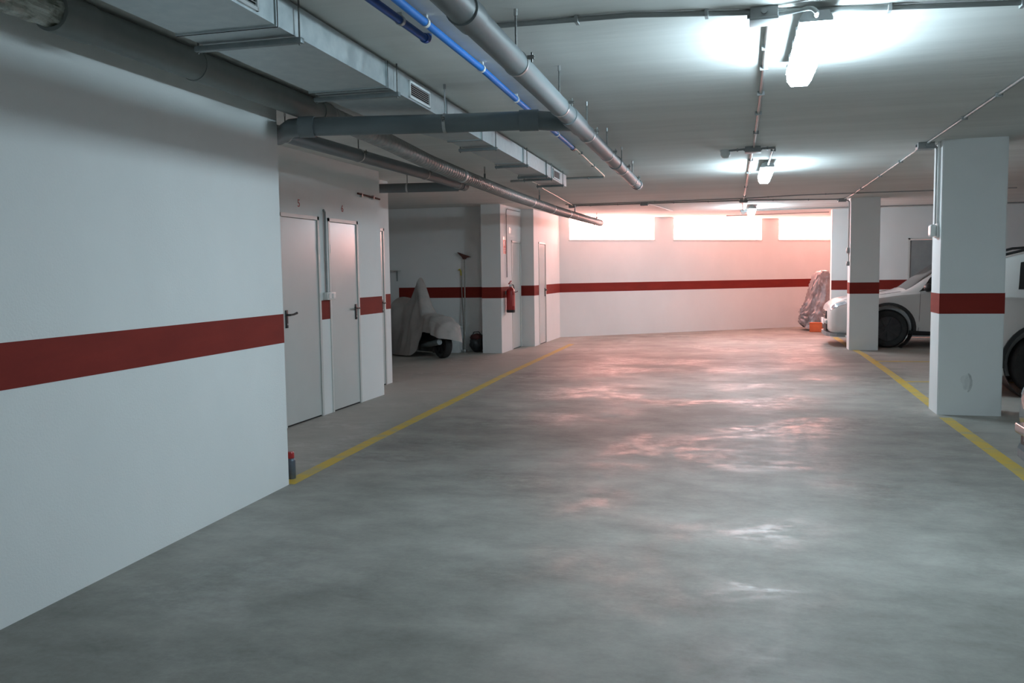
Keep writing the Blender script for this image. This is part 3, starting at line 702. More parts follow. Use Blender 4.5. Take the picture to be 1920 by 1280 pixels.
# blue water pipes and the thin green run
t = thing('water_pipe', 'bright blue water pipe clipped along the ceiling', 'pipe', (0, 0, 0))
bp = [(-1.42, 1.0, 2.625), (-1.47, 3.64, 2.625), (-1.50, 5.0, 2.625), (-1.545, 6.0, 2.625), (-1.61, 7.9, 2.625), (-1.635, 8.45, 2.625)]
tube_obj('pipe_tube', bp, 0.019, 'blue', t, 16)
bpx = lambda y: float(np.interp(y, [p[1] for p in bp], [p[0] for p in bp]))
for y in (4.02, 5.0, 5.95, 7.55):
    bm = bmesh.new(); hollow(bm, (bpx(y), y-0.012, 2.625), (bpx(y), y+0.012, 2.625), 0.024, 0.0185, 16); box(bm, bpx(y)-0.012, bpx(y)+0.012, y-0.01, y+0.01, 2.645, HC); obj('pipe_clip', bm, 'white_pl', t, True)
bm = bmesh.new(); tube(bm, [(-1.634, 8.42, 2.625), (-1.637, 8.50, 2.625)], 0.024, 16); obj('end_fitting', bm, 'black_pl', t, True)
t = thing('water_pipe', 'dark blue water pipe stub turning into the ceiling', 'pipe', (0, 0, 0))
tube_obj('pipe_tube', [(-1.53, 1.0, 2.625), (-1.575, 3.6, 2.625), (-1.578, 4.26, 2.625)] + arc((-1.578, 4.26, 2.625), (-1.578, 4.33, 2.625), (-1.578, 4.33, HC), 0.03, 5), 0.019, 'blue_d', t, 16)
bm = bmesh.new(); hollow(bm, (-1.576, 3.94, 2.625), (-1.576, 3.965, 2.625), 0.024, 0.0185, 16); box(bm, -1.588, -1.564, 3.943, 3.963, 2.645, HC); obj('pipe_clip', bm, 'steel', t, True)
bm = bmesh.new(); hollow(bm, (-1.578, 4.27, 2.625), (-1.578, 4.30, 2.627), 0.024, 0.0185, 16); obj('end_fitting', bm, 'blue_d', t, True)
conduit([(-1.64, 8.5, zc), (-1.70, 9.7, zc), (-1.77, 11.2, zc), (-1.80, 11.35, zc)], 0.009, 'thin greenish conduit continuing from the blue pipe', [(-1.66, 9.0, 'y'), (-1.72, 10.1, 'y')], m='conduit_g')
conduit([(-1.80, 11.38, zc), (-2.3, 11.35, zc), (-3.05, 11.42, zc)], 0.013, 'dark conduit across the ceiling behind the ventilation duct end', [(-2.0, 11.37, 'x')])
conduit([(-2.78, 11.45, zc), (-2.80, 12.0, zc), (-2.88, 12.6, zc), (-3.0, 14.5, zc), (-3.10, 15.95, zc)], 0.009, 'pale thin cable on the ceiling beside the spiral duct', m='conduit_g', name='ceiling_cable', cat='cable')
jbox(-3.12, 16.05, 0.12, 0.12, 0.06, 'grey junction box on the ceiling above the spiral duct')

# ------------------------------------------------------------------ storage wall details
def text_mesh(s, size, depth=0.002):
    cu = bpy.data.curves.new('txt', 'FONT'); cu.body = s; cu.size = size; cu.align_x = 'CENTER'; cu.align_y = 'CENTER'; cu.extrude = depth; cu.resolution_u = 3
    o = bpy.data.objects.new('txt', cu); COL.objects.link(o)
    dg = bpy.context.evaluated_depsgraph_get(); me = bpy.data.meshes.new_from_object(o.evaluated_get(dg))
    bpy.data.objects.remove(o); return me
def text_on(s, size, m, mtx, name, parent=None, bold=False):
    me = text_mesh(s, size); me.transform(mtx); return mobj(name, me, m, parent)
FX = Matrix(((0, 0, 1), (1, 0, 0), (0, 1, 0))).to_4x4()      # text x->+y, y->+z, normal->+x (viewed from +x side reads right with y increasing)
tx = text_on('5', 0.105, 'num_red', Matrix.Translation((X1+0.001, 7.87, 2.145)) @ FX, 'door_number'); tag(tx, 'painted red numeral 5 above the first door', 'numeral')
tx = text_on('6', 0.105, 'num_red', Matrix.Translation((X1+0.001, 8.83, 2.155)) @ FX, 'door_number'); tag(tx, 'painted red numeral 6 above the second door', 'numeral')
t = thing('wall_switch', 'white twin socket and switch box between the numbered doors', 'switch box', (X1, 8.43, 1.23))
bbox_obj('switch_body', 0, 0.05, -0.10, 0.09, -0.04, 0.04, 'white_pl', t, 0.008, 2)
for yy in (-0.05, 0.04):
    bbox_obj('rocker', 0.049, 0.056, yy-0.028, yy+0.028, -0.026, 0.026, 'white_pl', t, 0.003, 1)
conduit([(X1+0.0, 8.385, 2.12), (X1+0.016, 8.385, 2.09), (X1+0.016, 8.385, 1.27)], 0.012, 'grey conduit down the wall between the numbered doors')
t = thing('wall_bracket', 'thin brown bar fixed high on the wall right of door six', 'bracket', (X1, 9.5, 2.33))
bm = bmesh.new(); tube(bm, [(0.018, -0.30, 0.02), (0.018, 0.30, 0.0)], 0.011, 10); obj('bracket_bar', bm, 'broom', t, True)
for yy in (-0.2, 0.12):
    bm = bmesh.new(); box(bm, 0, 0.03, yy-0.012, yy+0.012, -0.014, 0.03); obj('clip', bm, 'steel', t)
t = thing('spray_can', 'small blue-grey can with a red cap on the floor behind the near wall corner', 'can', (-3.155, 5.62, 0))
bm = bmesh.new(); lathe(bm, [(0.030, 0), (0.033, 0.004), (0.033, 0.13), (0.028, 0.145), (0.02, 0.15)], 20); obj('can_body', bm, 'bluecan', t, True)
bm = bmesh.new(); lathe(bm, [(0.026, 0.15), (0.026, 0.185), (0.02, 0.195)], 20); obj('can_cap', bm, 'ext', t, True)

# ------------------------------------------------------------------ fire extinguisher, its sign
EX, EY = -4.28+0.10, 15.55
t = thing('fire_extinguisher', 'red fire extinguisher hung on the wall beside the far door', 'extinguisher', (EX, EY, 0.72))
bm = bmesh.new(); lathe(bm, [(0.07, 0.0), (0.078, 0.01), (0.078, 0.05)], 28); obj('base_ring', bm, 'black_pl', t, True)
bm = bmesh.new(); lathe(bm, [(0.076, 0.045), (0.078, 0.06), (0.078, 0.36), (0.074, 0.40), (0.058, 0.435), (0.03, 0.455), (0.022, 0.47)], 28); obj('cylinder', bm, 'ext', t, True)
bm = bmesh.new(); lathe(bm, [(0.024, 0.465), (0.024, 0.51)], 16); obj('valve', bm, 'steel', t, True)
bm = bmesh.new(); mx = Matrix.Translation((0, 0, 0.52)); box(bm, -0.014, 0.014, -0.10, 0.05, 0, 0.012, mx); mx = mx @ Matrix.Rotation(0.35, 4, 'X'); box(bm, -0.014, 0.014, -0.10, 0.05, 0.03, 0.042, mx); obj('lever_handle', bm, 'ext', t)
bm = bmesh.new(); tube(bm, [(0, 0.02, 0.50), (0.03, 0.08, 0.50), (0.04, 0.105, 0.42), (0.04, 0.10, 0.25), (0.04, 0.092, 0.14)], 0.011, 10); h = obj('hose', bm, 'black_pl', t, True)
bm = bmesh.new(); tube(bm, [(0.04, 0.092, 0.14), (0.04, 0.09, 0.05)], 0.014, 10, rs=[0.012, 0.02]); obj('nozzle', bm, 'black_pl', h, True)
bm = bmesh.new()
R0 = [[bm.verts.new((0.0795*math.cos(a), 0.0795*math.sin(a), z)) for a in [(-0.95+1.3*k/10) for k in range(11)]] for z in (0.12, 0.32)]
for k in range(10): bm.faces.new((R0[0][k], R0[0][k+1], R0[1][k+1], R0[1][k]))
obj('instruction_label', bm, 'sign_red', t, True)
bm = bmesh.new(); box(bm, -0.10, -0.07, -0.02, 0.02, 0.33, 0.39); obj('wall_bracket', bm, 'steel', t)
conduit([(-4.262, 15.62, 1.36), (-4.262, 15.62, 2.3), (-4.262, 15.62, 2.50)] + arc((-4.262, 15.62, 2.50), (-4.262, 15.62, 2.60), (-4.262, 15.76, 2.60), 0.09) + [(-4.262, 16.6, 2.605)], 0.009, 'thin dark conduit running down the wall to the extinguisher', m='conduit')
def sign(x, y0, y1, z0, z1, label, red=True):
    t = thing('wall_sign', label, 'sign', (x, (y0+y1)/2, (z0+z1)/2))
    hy, hz = (y1-y0)/2, (z1-z0)/2
    bbox_obj('sign_plate', 0, 0.004, -hy, hy, -hz, hz, 'white_pl', t)
    if red:
        bbox_obj('red_field', 0.004, 0.0048, -hy*0.86, hy*0.86, -hz*0.95, hz*0.62, 'sign_red', t)
        bm = bmesh.new()                                   # white pictogram: extinguisher outline and text rule lines
        box(bm, 0.0048, 0.0054, -hy*0.25, hy*0.15, -hz*0.05, hz*0.40); box(bm, 0.0048, 0.0054, -hy*0.1, hy*0.35, hz*0.42, hz*0.5)
        for k in range(3): box(bm, 0.0048, 0.0054, -hy*0.6, hy*0.6, -hz*(0.34+0.2*k)-0.006, -hz*(0.34+0.2*k))
        obj('pictogram', bm, 'white_pl', t)
sign(-4.28, 15.42, 15.64, 1.78, 2.09, 'red and white extinguisher sign above the extinguisher')
sign(-4.28, 15.84, 15.97, 2.17, 2.27, 'small white notice above the door beside the extinguisher', False)

# ------------------------------------------------------------------ covered vehicles and bay items
def cover(bm, st, nl=40, nt=41, seed=0, fold=0.03, crinkle=0.0):
    """st rows: (s, lateral centre, half width, top z, hem z left, hem z right); local x = s, y lateral"""
    A = np.array(st, float); s0, s1 = A[0, 0], A[-1, 0]
    grid = []
    for i in range(nl+1):
        s = s0+(s1-s0)*i/nl
        c, wd, tp, hl, hr = [float(np.interp(s, A[:, 0], A[:, k])) for k in range(1, 6)]
        tw = float(np.interp(s, A[:, 0], A[:, 6])) if A.shape[1] > 6 else 0.78
        row = []
        for j in range(nt):
            q = -1+2*j/(nt-1); a = abs(q); hem = hl if q < 0 else hr
            # quarter: top cap then fall
            f = min(1, a/0.45); y = wd*(math.sin(f*PI/2)*tw + (1-tw)*max(0, (a-0.45)/0.55)**0.8)*(1 if q > 0 else -1)
            zf = (1-math.cos(f*PI/2))*0.28 + 0.72*max(0, (a-0.45)/0.55)
            z = tp-(tp-hem)*zf
            k = max(0, (a-0.3)/0.7)
            n1 = noise.noise(Vector((s*4.5+seed, q*1.2, seed*1.7))); n2 = noise.noise(Vector((s*11+seed, q*2.5, 3+seed)))
            sw = math.sin(9*z+7*(s-0.9)**2*2.2+3*n1+seed)
            y += (1 if q > 0 else -1)*(k*fold*(1.6*n1+0.9*n2) + fold*0.45*sw*min(1, a*3)*(1-0.4*k))
            z += 0.02*n2*(1-k) + 0.012*n1
            n3 = noise.noise(Vector((s*16, c+y*16, z*9+seed))); n4 = noise.noise(Vector((s*31, y*31, z*14-seed)))
            cr_ = crinkle*(abs(n3)*1.6+n4*0.7)
            row.append(bm.verts.new((s+0.02*n2*k+cr_*(-1 if s < 0.3 else 0.5), c+y+cr_*(1 if q > 0 else -1), max(0.012, z+cr_*0.4))))
        grid.append(row)
    for A_, B_ in zip(grid, grid[1:]):
        for j in range(nt-1): bm.faces.new((A_[j], A_[j+1], B_[j+1], B_[j]))
    # close front and rear with hanging cloth
    for row, sg in ((grid[0], -1), (grid[-1], 1)):
        bm.faces.new(row if sg < 0 else row[::-1])
def wheel_obj(par, c, r, wd, axis='y', rim='rim_d', name='wheel', spokes=5):
    """wheel centred at c (local), axle along local y"""
    c = Vector(c)
    bm = bmesh.new()
    mx = Matrix.Translation(c) @ Matrix.Rotation(PI/2, 4, 'X')
    h = wd/2
    prof = [(r*0.64, -h*0.8), (r*0.72, -h), (r*0.9, -h), (r*0.975, -h*0.75), (r, -h*0.3), (r, h*0.3), (r*0.975, h*0.75), (r*0.9, h), (r*0.72, h), (r*0.64, h*0.8)]
    rings = []
    seg = 36
    for rr, z in prof: rings.append([bm.verts.new(mx @ Vector((rr*math.cos(2*PI*k/seg), rr*math.sin(2*PI*k/seg), z))) for k in range(seg)])
    for i in range(len(prof)):
        for k in range(seg): bm.faces.new((rings[i][k], rings[i][(k+1) % seg], rings[(i+1) % len(prof)][(k+1) % seg], rings[(i+1) % len(prof)][k]))
    wo = obj(name, bm, 'rubber', par, True)
    bm = bmesh.new(); lathe(bm, [(r*0.655, -h*0.45), (r*0.655, h*0.45)], 36, mx); obj('rim_barrel', bm, 'rim_d', wo, True)
    bm = bmesh.new(); 
    for sgn in (-1, 1):
        for k in range(spokes):
            a = 2*PI*k/spokes+0.3
            m2 = mx @ Matrix.Rotation(a, 4, 'Z')
            box(bm, r*0.06, r*0.63, -r*0.075, r*0.075, sgn*h*0.45 if sgn > 0 else -h*0.78, h*0.78 if sgn > 0 else -h*0.45, m2)
        lathe(bm, [(r*0.15, sgn*h*0.4), (r*0.15, sgn*h*0.85)], 16, mx)
    obj('rim_spokes', bm, rim, wo)
    return wo
# scooter under grey cover, rear wheel showing
ang = math.atan2(0.62, -0.78)
t = thing('covered_scooter', 'scooter under a grey cloth cover with its rear wheel showing in the dark bay', 'scooter', (-5.06, 14.30, 0), ang)
bm = bmesh.new()
cover(bm, [(-0.36, 0.0, 0.10, 0.48, 0.30, 0.34, .7), (-0.27, 0, 0.24, 0.62, 0.26, 0.36, .75), (-0.05, 0, 0.29, 0.72, 0.40, 0.44, .75), (0.22, 0, 0.30, 0.75, 0.44, 0.46, .75),
           (0.38, 0, 0.31, 0.78, 0.16, 0.16, .7), (0.50, 0, 0.33, 0.98, 0.03, 0.03, .5), (0.62, 0, 0.35, 1.28, 0.02, 0.02, .34), (0.70, 0, 0.36, 1.385, 0.02, 0.02, .30), (0.78, 0, 0.36, 1.30, 0.02, 0.02, .2), (0.92, 0, 0.37, 1.05, 0.02, 0.02, .4), (1.08, 0, 0.38, 0.93, 0.02, 0.02, .5),
           (1.24, 0, 0.38, 1.02, 0.02, 0.02, .7), (1.36, 0, 0.34, 1.03, 0.02, 0.02, .8), (1.44, 0, 0.26, 0.80, 0.02, 0.02, .8), (1.50, 0, 0.12, 0.50, 0.02, 0.02, .8)], 60, 49, 2, 0.035)
obj('cloth_cover', bm, 'cloth', t, True)
wheel_obj(t, (0.0, 0, 0.225), 0.225, 0.13, rim='rim_d')
wheel_obj(t, (1.28, 0, 0.225), 0.225, 0.12, rim='rim_d')
bm = bmesh.new(); box(bm, 0.0, 0.55, -0.12, 0.12, 0.28, 0.50); bmesh.ops.recalc_face_normals(bm, faces=bm.faces[:]); bevel(bm, 0.04, 3); obj('engine_block', bm, 'black_pl', t, True)
bm = bmesh.new(); tube(bm, [(0.45, 0.15, 0.2), (0.1, 0.19, 0.25), (-0.22, 0.20, 0.30)], 0.05, 14, rs=[0.025, 0.05, 0.05]); obj('exhaust', bm, 'galv_d', t, True)
bm = bmesh.new()
for k in range(7):
    a = -0.2+2.3*k/6
    pass
pts = [(0.27*math.cos(a), 0, 0.225+0.27*math.sin(a)) for a in [0.3+2.5*k/8 for k in range(9)]]
for y in (-0.07, 0.07):
    pass
L0 = [bm.verts.new((p[0], -0.07, p[2])) for p in pts]; L1 = [bm.verts.new((p[0], 0.07, p[2])) for p in pts]
L2 = [bm.verts.new((p[0]*1.05, 0.07, 0.225+(p[2]-0.225)*1.05)) for p in pts]; L3 = [bm.verts.new((p[0]*1.05, -0.07, 0.225+(p[2]-0.225)*1.05)) for p in pts]
for A, B in ((L0, L1), (L1, L2), (L2, L3), (L3, L0)):
    for k in range(8): bm.faces.new((A[k], A[k+1], B[k+1], B[k]))
obj('mudguard', bm, 'black_pl', t, True)
# second covered vehicle at the bay's left, mostly hidden by the storage wall
t = thing('covered_scooter', 'pale covered scooter at the left edge of the dark bay behind the storage wall', 'scooter', (-6.42, 14.3, 0), math.radians(118))
bm = bmesh.new()
cover(bm, [(-0.3, 0, 0.2, 0.55, 0.05, 0.05), (0, 0, 0.28, 0.68, 0.03, 0.03), (0.4, 0, 0.3, 0.78, 0.03, 0.03), (0.7, 0, 0.3, 1.1, 0.02, 0.02), (0.85, 0, 0.30, 1.18, 0.02, 0.02), (1.05, 0, 0.28, 0.95, 0.02, 0.02), (1.25, 0, 0.18, 0.6, 0.02, 0.02)], 40, 41, 7, 0.03)
obj('cloth_cover', bm, 'cloth2', t, True)
wheel_obj(t, (0.0, 0, 0.22), 0.22, 0.12); wheel_obj(t, (1.05, 0, 0.22), 0.22, 0.12)
# white box beside the scooter
t = thing('storage_box', 'white box standing beside the covered scooter', 'box', (-5.25, 15.34, 0))
bbox_obj('box_body', -0.17, 0.17, -0.10, 0.10, 0.0, 0.44, 'white_metal', t, 0.005, 1)
bbox_obj('box_lid', -0.175, 0.175, -0.105, 0.105, 0.44, 0.485, 'white_metal', t, 0.006, 1)
# maroon and black bundle by the column
t = thing('canister_bag', 'dark maroon and black bag on the floor beside the white column', 'bag', (-4.80, 15.48, 0))
bm = bmesh.new(); bmesh.ops.create_icosphere(bm, subdivisions=4, radius=1.0)
for v in bm.verts:
    n = noise.noise(v.co*2.2); v.co = Vector((v.co.x*0.15*(1+0.18*n), v.co.y*0.13*(1+0.18*n), 0.165+v.co.z*0.165*(1+0.15*n)))
    if v.co.z < 0.0: v.co.z = 0.0
obj('bag_body', bm, 'black_pl', t, True)
bm = bmesh.new(); bmesh.ops.create_icosphere(bm, subdivisions=3, radius=1.0)
for v in bm.verts:
    n = noise.noise(v.co*2.7+Vector((5, 0, 0))); v.co = Vector((-0.005+v.co.x*0.12*(1+0.2*n), -0.02+v.co.y*0.11*(1+0.2*n), 0.27+v.co.z*0.07*(1+0.2*n)))
obj('bag_flap', bm, 'maroon', t, True)
bm = bmesh.new(); tube(bm, [(-0.09, -0.04, 0.3), (-0.05, -0.05, 0.37), (0.04, -0.05, 0.375), (0.09, -0.04, 0.3)], 0.009, 8); obj('bag_handle', bm, 'black_pl', t, True)
# upturned broom leaning on the bay wall
t = thing('broom', 'upturned broom with a flared red-brown head leaning on the dark bay wall', 'broom', (-5.06, 15.50, 0))
tube_obj('handle', [(0, 0, 0.0), (0.005, 0.05, 0.9), (-0.005, 0.10, 1.74)], 0.0125, 'wood', t, 12)
bm = bmesh.new()
rows = []
for f, hw_, hd, z, tl in ((0, 0.022, 0.02, 1.70, 0), (0.3, 0.04, 0.03, 1.735, 0.006), (0.7, 0.095, 0.038, 1.765, 0.03), (1.0, 0.125, 0.04, 1.785, 0.045)):
    rows.append([bm.verts.new((-0.005+sx*hw_, 0.095+sy*hd, z-sx*tl)) for sx, sy in ((-1, -1), (0, -1), (1, -1), (1, 1), (0, 1), (-1, 1))])
for A, B in zip(rows, rows[1:]):
    for k in range(6): bm.faces.new((A[k], A[(k+1) % 6], B[(k+1) % 6], B[k]))
bm.faces.new(rows[0][::-1]); bm.faces.new(rows[-1]); obj('broom_head', bm, 'broom', t)
t = thing('mop_handle', 'thin pale stick with a yellow hook end beside the upturned broom', 'stick', (-5.10, 15.56, 0))
tube_obj('stick', [(0.02, 0, 0.0), (-0.045, 0.07, 1.42)], 0.010, 'wood', t, 10)
bm = bmesh.new(); tube(bm, [(-0.045, 0.07, 1.40), (-0.05, 0.07, 1.48), (-0.065, 0.06, 1.52), (-0.09, 0.05, 1.50)], 0.014, 10); obj('hook_end', bm, 'yel_pl', t, True)
t = thing('tin', 'small silvery tin on the floor at the foot of the broom', 'tin', (-5.02, 15.36, 0))
bm = bmesh.new(); mx = Matrix.Translation((0, 0, 0)); lathe(bm, [(0.05, 0), (0.052, 0.004), (0.052, 0.045)], 20, mx); obj('tin_body', bm, 'steel', t, True)
bm = bmesh.new(); lathe(bm, [(0.054, 0.043), (0.054, 0.055), (0.05, 0.057)], 20); obj('tin_lid', bm, 'chrome', t, True)
t = thing('wall_shelf', 'small grey bracketed shelf high on the back wall of the dark bay', 'shelf', (-6.55, 15.65, 1.50))
bbox_obj('shelf_board', -0.35, 0.22, -0.18, 0, 0, 0.022, 'frame', t)
for xx in (-0.2, 0.13):
    bm = bmesh.new(); box(bm, xx-0.012, xx+0.012, -0.012, 0, -0.19, 0); box(bm, xx-0.012, xx+0.012, -0.15, 0, -0.012, 0); obj('shelf_bracket', bm, 'box', t)

# silver-covered motorbike at the far right, with the orange crate
t = thing('covered_motorbike', 'motorbike under a shiny silver cover in front of the far wall', 'motorbike', (1.44, 21.85, 0), math.radians(12))
bm = bmesh.new()
cover(bm, [(-0.28, 0, 0.10, 0.46, 0.16, 0.18, .7), (-0.17, 0, 0.24, 0.60, 0.05, 0.08, .7), (-0.09, 0, 0.30, 0.80, 0.03, 0.03, .6), (-0.05, 0, 0.32, 0.98, 0.03, 0.03, .6), (0.02, 0, 0.35, 1.22, 0.03, 0.03, .7), (0.12, 0, 0.36, 1.38, 0.03, 0.03, .8), (0.30, 0, 0.36, 1.40, 0.03, 0.03, .8), (0.5, 0, 0.34, 1.2, 0.03, 0.03, .6),
           (0.9, 0, 0.32, 0.95, 0.03, 0.03, .7), (1.4, 0, 0.3, 0.86, 0.03, 0.03, .7), (1.8, 0, 0.22, 0.7, 0.05, 0.05, .7), (1.95, 0, 0.1, 0.4, 0.1, 0.1, .7)], 110, 81, 11, 0.05, 0.03)
obj('cover_sheet', bm, 'sheet', t, True)
wheel_obj(t, (0.10, 0, 0.29), 0.29, 0.12); wheel_obj(t, (1.5, 0, 0.29), 0.29, 0.14)
t = thing('orange_crate', 'orange crate on the floor in front of the silver-covered motorbike', 'crate', (1.50, 21.22, 0), math.radians(-14))
bm = bmesh.new()
box(bm, -0.14, 0.14, -0.10, 0.10, 0, 0.012); box(bm, -0.14, 0.14, -0.10, -0.09, 0.0, 0.20); box(bm, -0.14, 0.14, 0.09, 0.10, 0, 0.20); box(bm, -0.14, -0.13, -0.10, 0.10, 0, 0.20); box(bm, 0.13, 0.14, -0.10, 0.10, 0, 0.20)
obj('crate_body', bm, 'orange', t); bbox_obj('crate_lid', -0.147, 0.147, -0.107, 0.107, 0.195, 0.215, 'orange', t, 0.004, 1)

# ------------------------------------------------------------------ cars
class Car:
    def __init__(self, st):
        self.C = np.array([[(x, y, z) for y, z in pts] for x, pts in st], float)   # n x m x 3
    def cr(self, P, t):
        n = len(P); i = min(int(math.floor(t)), n-2); i = max(i, 0); f = t-i
        p0, p1, p2, p3 = P[max(i-1, 0)], P[i], P[i+1], P[min(i+2, n-1)]
        return 0.5*((2*p1)+(-p0+p2)*f+(2*p0-5*p1+4*p2-p3)*f*f+(-p0+3*p1-3*p2+p3)*f**3)
    def S(self, u, v):
        n, m = self.C.shape[:2]
        i = max(0, min(int(math.floor(u)), n-2))
        rows = [self.cr(self.C[k], v) for k in (max(i-1, 0), i, i+1, min(i+2, n-1))]
        f = u-i; p0, p1, p2, p3 = rows
        return 0.5*((2*p1)+(-p0+p2)*f+(2*p0-5*p1+4*p2-p3)*f*f+(-p0+3*p1-3*p2+p3)*f**3)
    def N(self, u, v):
        e = 0.02
        a = self.S(min(u+e, len(self.C)-1), v)-self.S(max(u-e, 0), v); b_ = self.S(u, min(v+e, self.C.shape[1]-1))-self.S(u, max(v-e, 0))
        n = np.cross(b_, a); l = np.linalg.norm(n)
        n = n/l if l > 1e-9 else np.array([0, 0, 1.0])
        c = self.S(u, v)
        if n[1]*c[1]+n[2]*(c[2]-0.6)+n[0]*(c[0]-2.2)*0.2 < 0: n = -n
        return n
    def body(self, name, m, par, wheels, r_arch, nu=8, nv=5):
        n, mm = self.C.shape[:2]; bm = bmesh.new(); rows = []
        for i in range((n-1)*nu+1):
            u = i/nu; half = [self.S(u, j/nv) for j in range((mm-1)*nv+1)]
            ring = [Vector(p) for p in half] + [Vector((p[0], -p[1], p[2])) for p in half[-2::-1]]
            rows.append([bm.verts.new(p) for p in ring])
        K = len(rows[0])
        for A, B in zip(rows, rows[1:]):
            for k in range(K): bm.faces.new((A[k], A[(k+1) % K], B[(k+1) % K], B[k]))
        bm.faces.new(rows[0][::-1]); bm.faces.new(rows[-1])
        o = obj(name, bm, m, par, True)
        cm = bmesh.new()
        for x, y in wheels:
            s = 1 if y > 0 else -1
            tube(cm, [(x, y-s*0.22, r_arch[1]), (x, y+s*0.25, r_arch[1])], r_arch[0], 40)
        bmesh.ops.recalc_face_normals(cm, faces=cm.faces[:])
        me = bpy.data.meshes.new('cut'); cm.to_mesh(me); cm.free(); co = bpy.data.objects.new('cut', me); COL.objects.link(co)
        md = o.modifiers.new('arch', 'BOOLEAN'); md.object = co; md.operation = 'DIFFERENCE'; md.solver = 'EXACT'
        pm, o.parent = o.parent, None
        bpy.context.view_layer.update()
        dg = bpy.context.evaluated_depsgraph_get(); nm = bpy.data.meshes.new_from_object(o.evaluated_get(dg))
        o.modifiers.clear(); old = o.data; o.data = nm; bpy.data.meshes.remove(old); bpy.data.objects.remove(co); o.parent = pm
        nm.materials.clear(); nm.materials.append(MT[m]); nm.name = name
        nm.polygons.foreach_set('use_smooth', [True]*len(nm.polygons))
        try: nm.set_sharp_from_angle(angle=math.radians(40))
        except Exception: pass
        return o
    def patch(self, name, m, par, u0, u1, v0, v1, side=1, u0b=None, u1b=None, off=0.004, nu=12, nv=6, both=False):
        """slab on the surface; u0b/u1b are the ends at v1"""
        u0b = u0 if u0b is None else u0b; u1b = u1 if u1b is None else u1b
        def grid(o_):
            out = []
            for j in range(nv+1):
                g = j/nv; v = v0+(v1-v0)*g; row = []
                for i in range(nu+1):
                    f = i/nu; ua = u0+(u0b-u0)*g; ub = u1+(u1b-u1)*g; u = ua+(ub-ua)*f
                    p = self.S(u, v)+self.N(u, v)*o_; row.append(Vector((p[0], p[1]*side, p[2])))
                out.append(row)
            return out
        bm = bmesh.new()
        A = grid(off); B = grid(-0.006)
        if both:
            A = A + [[Vector((p.x, -p.y, p.z)) for p in r] for r in A[-2::-1]]; B = B + [[Vector((p.x, -p.y, p.z)) for p in r] for r in B[-2::-1]]
        VA = [[bm.verts.new(p) for p in r] for r in A]; VB = [[bm.verts.new(p) for p in r] for r in B]
        h = len(VA)
        for j in range(h-1):
            for i in range(nu):
                bm.faces.new((VA[j][i], VA[j][i+1], VA[j+1][i+1], VA[j+1][i])); bm.faces.new((VB[j][i], VB[j+1][i], VB[j+1][i+1], VB[j][i+1]))
        for i in range(nu):
            bm.faces.new((VA[0][i], VB[0][i], VB[0][i+1], VA[0][i+1])); bm.faces.new((VA[-1][i], VA[-1][i+1], VB[-1][i+1], VB[-1][i]))
        for j in range(h-1):
            bm.faces.new((VA[j][0], VA[j+1][0], VB[j+1][0], VB[j][0])); bm.faces.new((VA[j][-1], VB[j][-1], VB[j+1][-1], VA[j+1][-1]))
        return obj(name, bm, m, par, True)
    def line(self, name, m, par, uv, r=0.003, side=1):
        pts = []
        for u, v in uv:
            p = self.S(u, v)+self.N(u, v)*0.0005; pts.append((p[0], p[1]*side, p[2]))
        return tube_obj(name, pts, r, m, par, 6)

def stations(L=4.4, w=0.90, H=1.60, hood=0.98, zb=0.22, ws0=1.25, ws1=2.05, low=False, roof_end=3.55, tail_top=1.05):
    def hoodst(x, ww, top, sh, b_):
        return (x, [(0.0, b_), (ww*0.80, b_), (ww*0.97, b_+0.10), (ww, b_+0.26 if b_+0.26 < sh-0.08 else (b_+sh)/2), (ww*0.985, sh-0.06), (ww*0.93, sh), (ww*0.80, (sh+top)/2+0.01), (ww*0.45, top-0.01), (0.0, top)])
    def cabst(x, ww, sh, roof, wr):
        return (x, [(0.0, zb), (ww*0.82, zb), (ww*0.97, zb+0.08), (ww, zb+0.36), (ww*0.985, sh-0.10), (ww*0.95, sh), (wr, roof-0.07), (wr*0.72, roof-0.012), (0.0, roof)])
    return [hoodst(0.0, w*0.66, hood-0.27, hood-0.33, zb+0.10),
            hoodst(0.06, w*0.82, hood-0.19, hood-0.26, zb+0.04),
            hoodst(0.22, w*0.92, hood-0.10, hood-0.19, zb),
            hoodst(0.65, w*0.985, hood-0.02, hood-0.10, zb),
            hoodst(ws0, w, hood+0.06, hood-0.02, zb),
            cabst((ws0+ws1)/2, w, hood+0.03, (hood+0.06)*0.48+H*0.52-0.03, w*0.74),
            cabst(ws1, w, hood+0.05, H-0.06, w*0.66),
            cabst((ws1+roof_end)/2, w, hood+0.07, H, w*0.66),
            cabst(roof_end, w, hood+0.09, H-0.04, w*0.64),
            cabst(L-0.35, w*0.98, hood+0.10, H-0.14, w*0.62),
            cabst(L-0.08, w*0.93, hood+0.06, (hood+H)/2, w*0.62),
            cabst(L, w*0.80, hood-0.20, hood+0.02, w*0.60)]

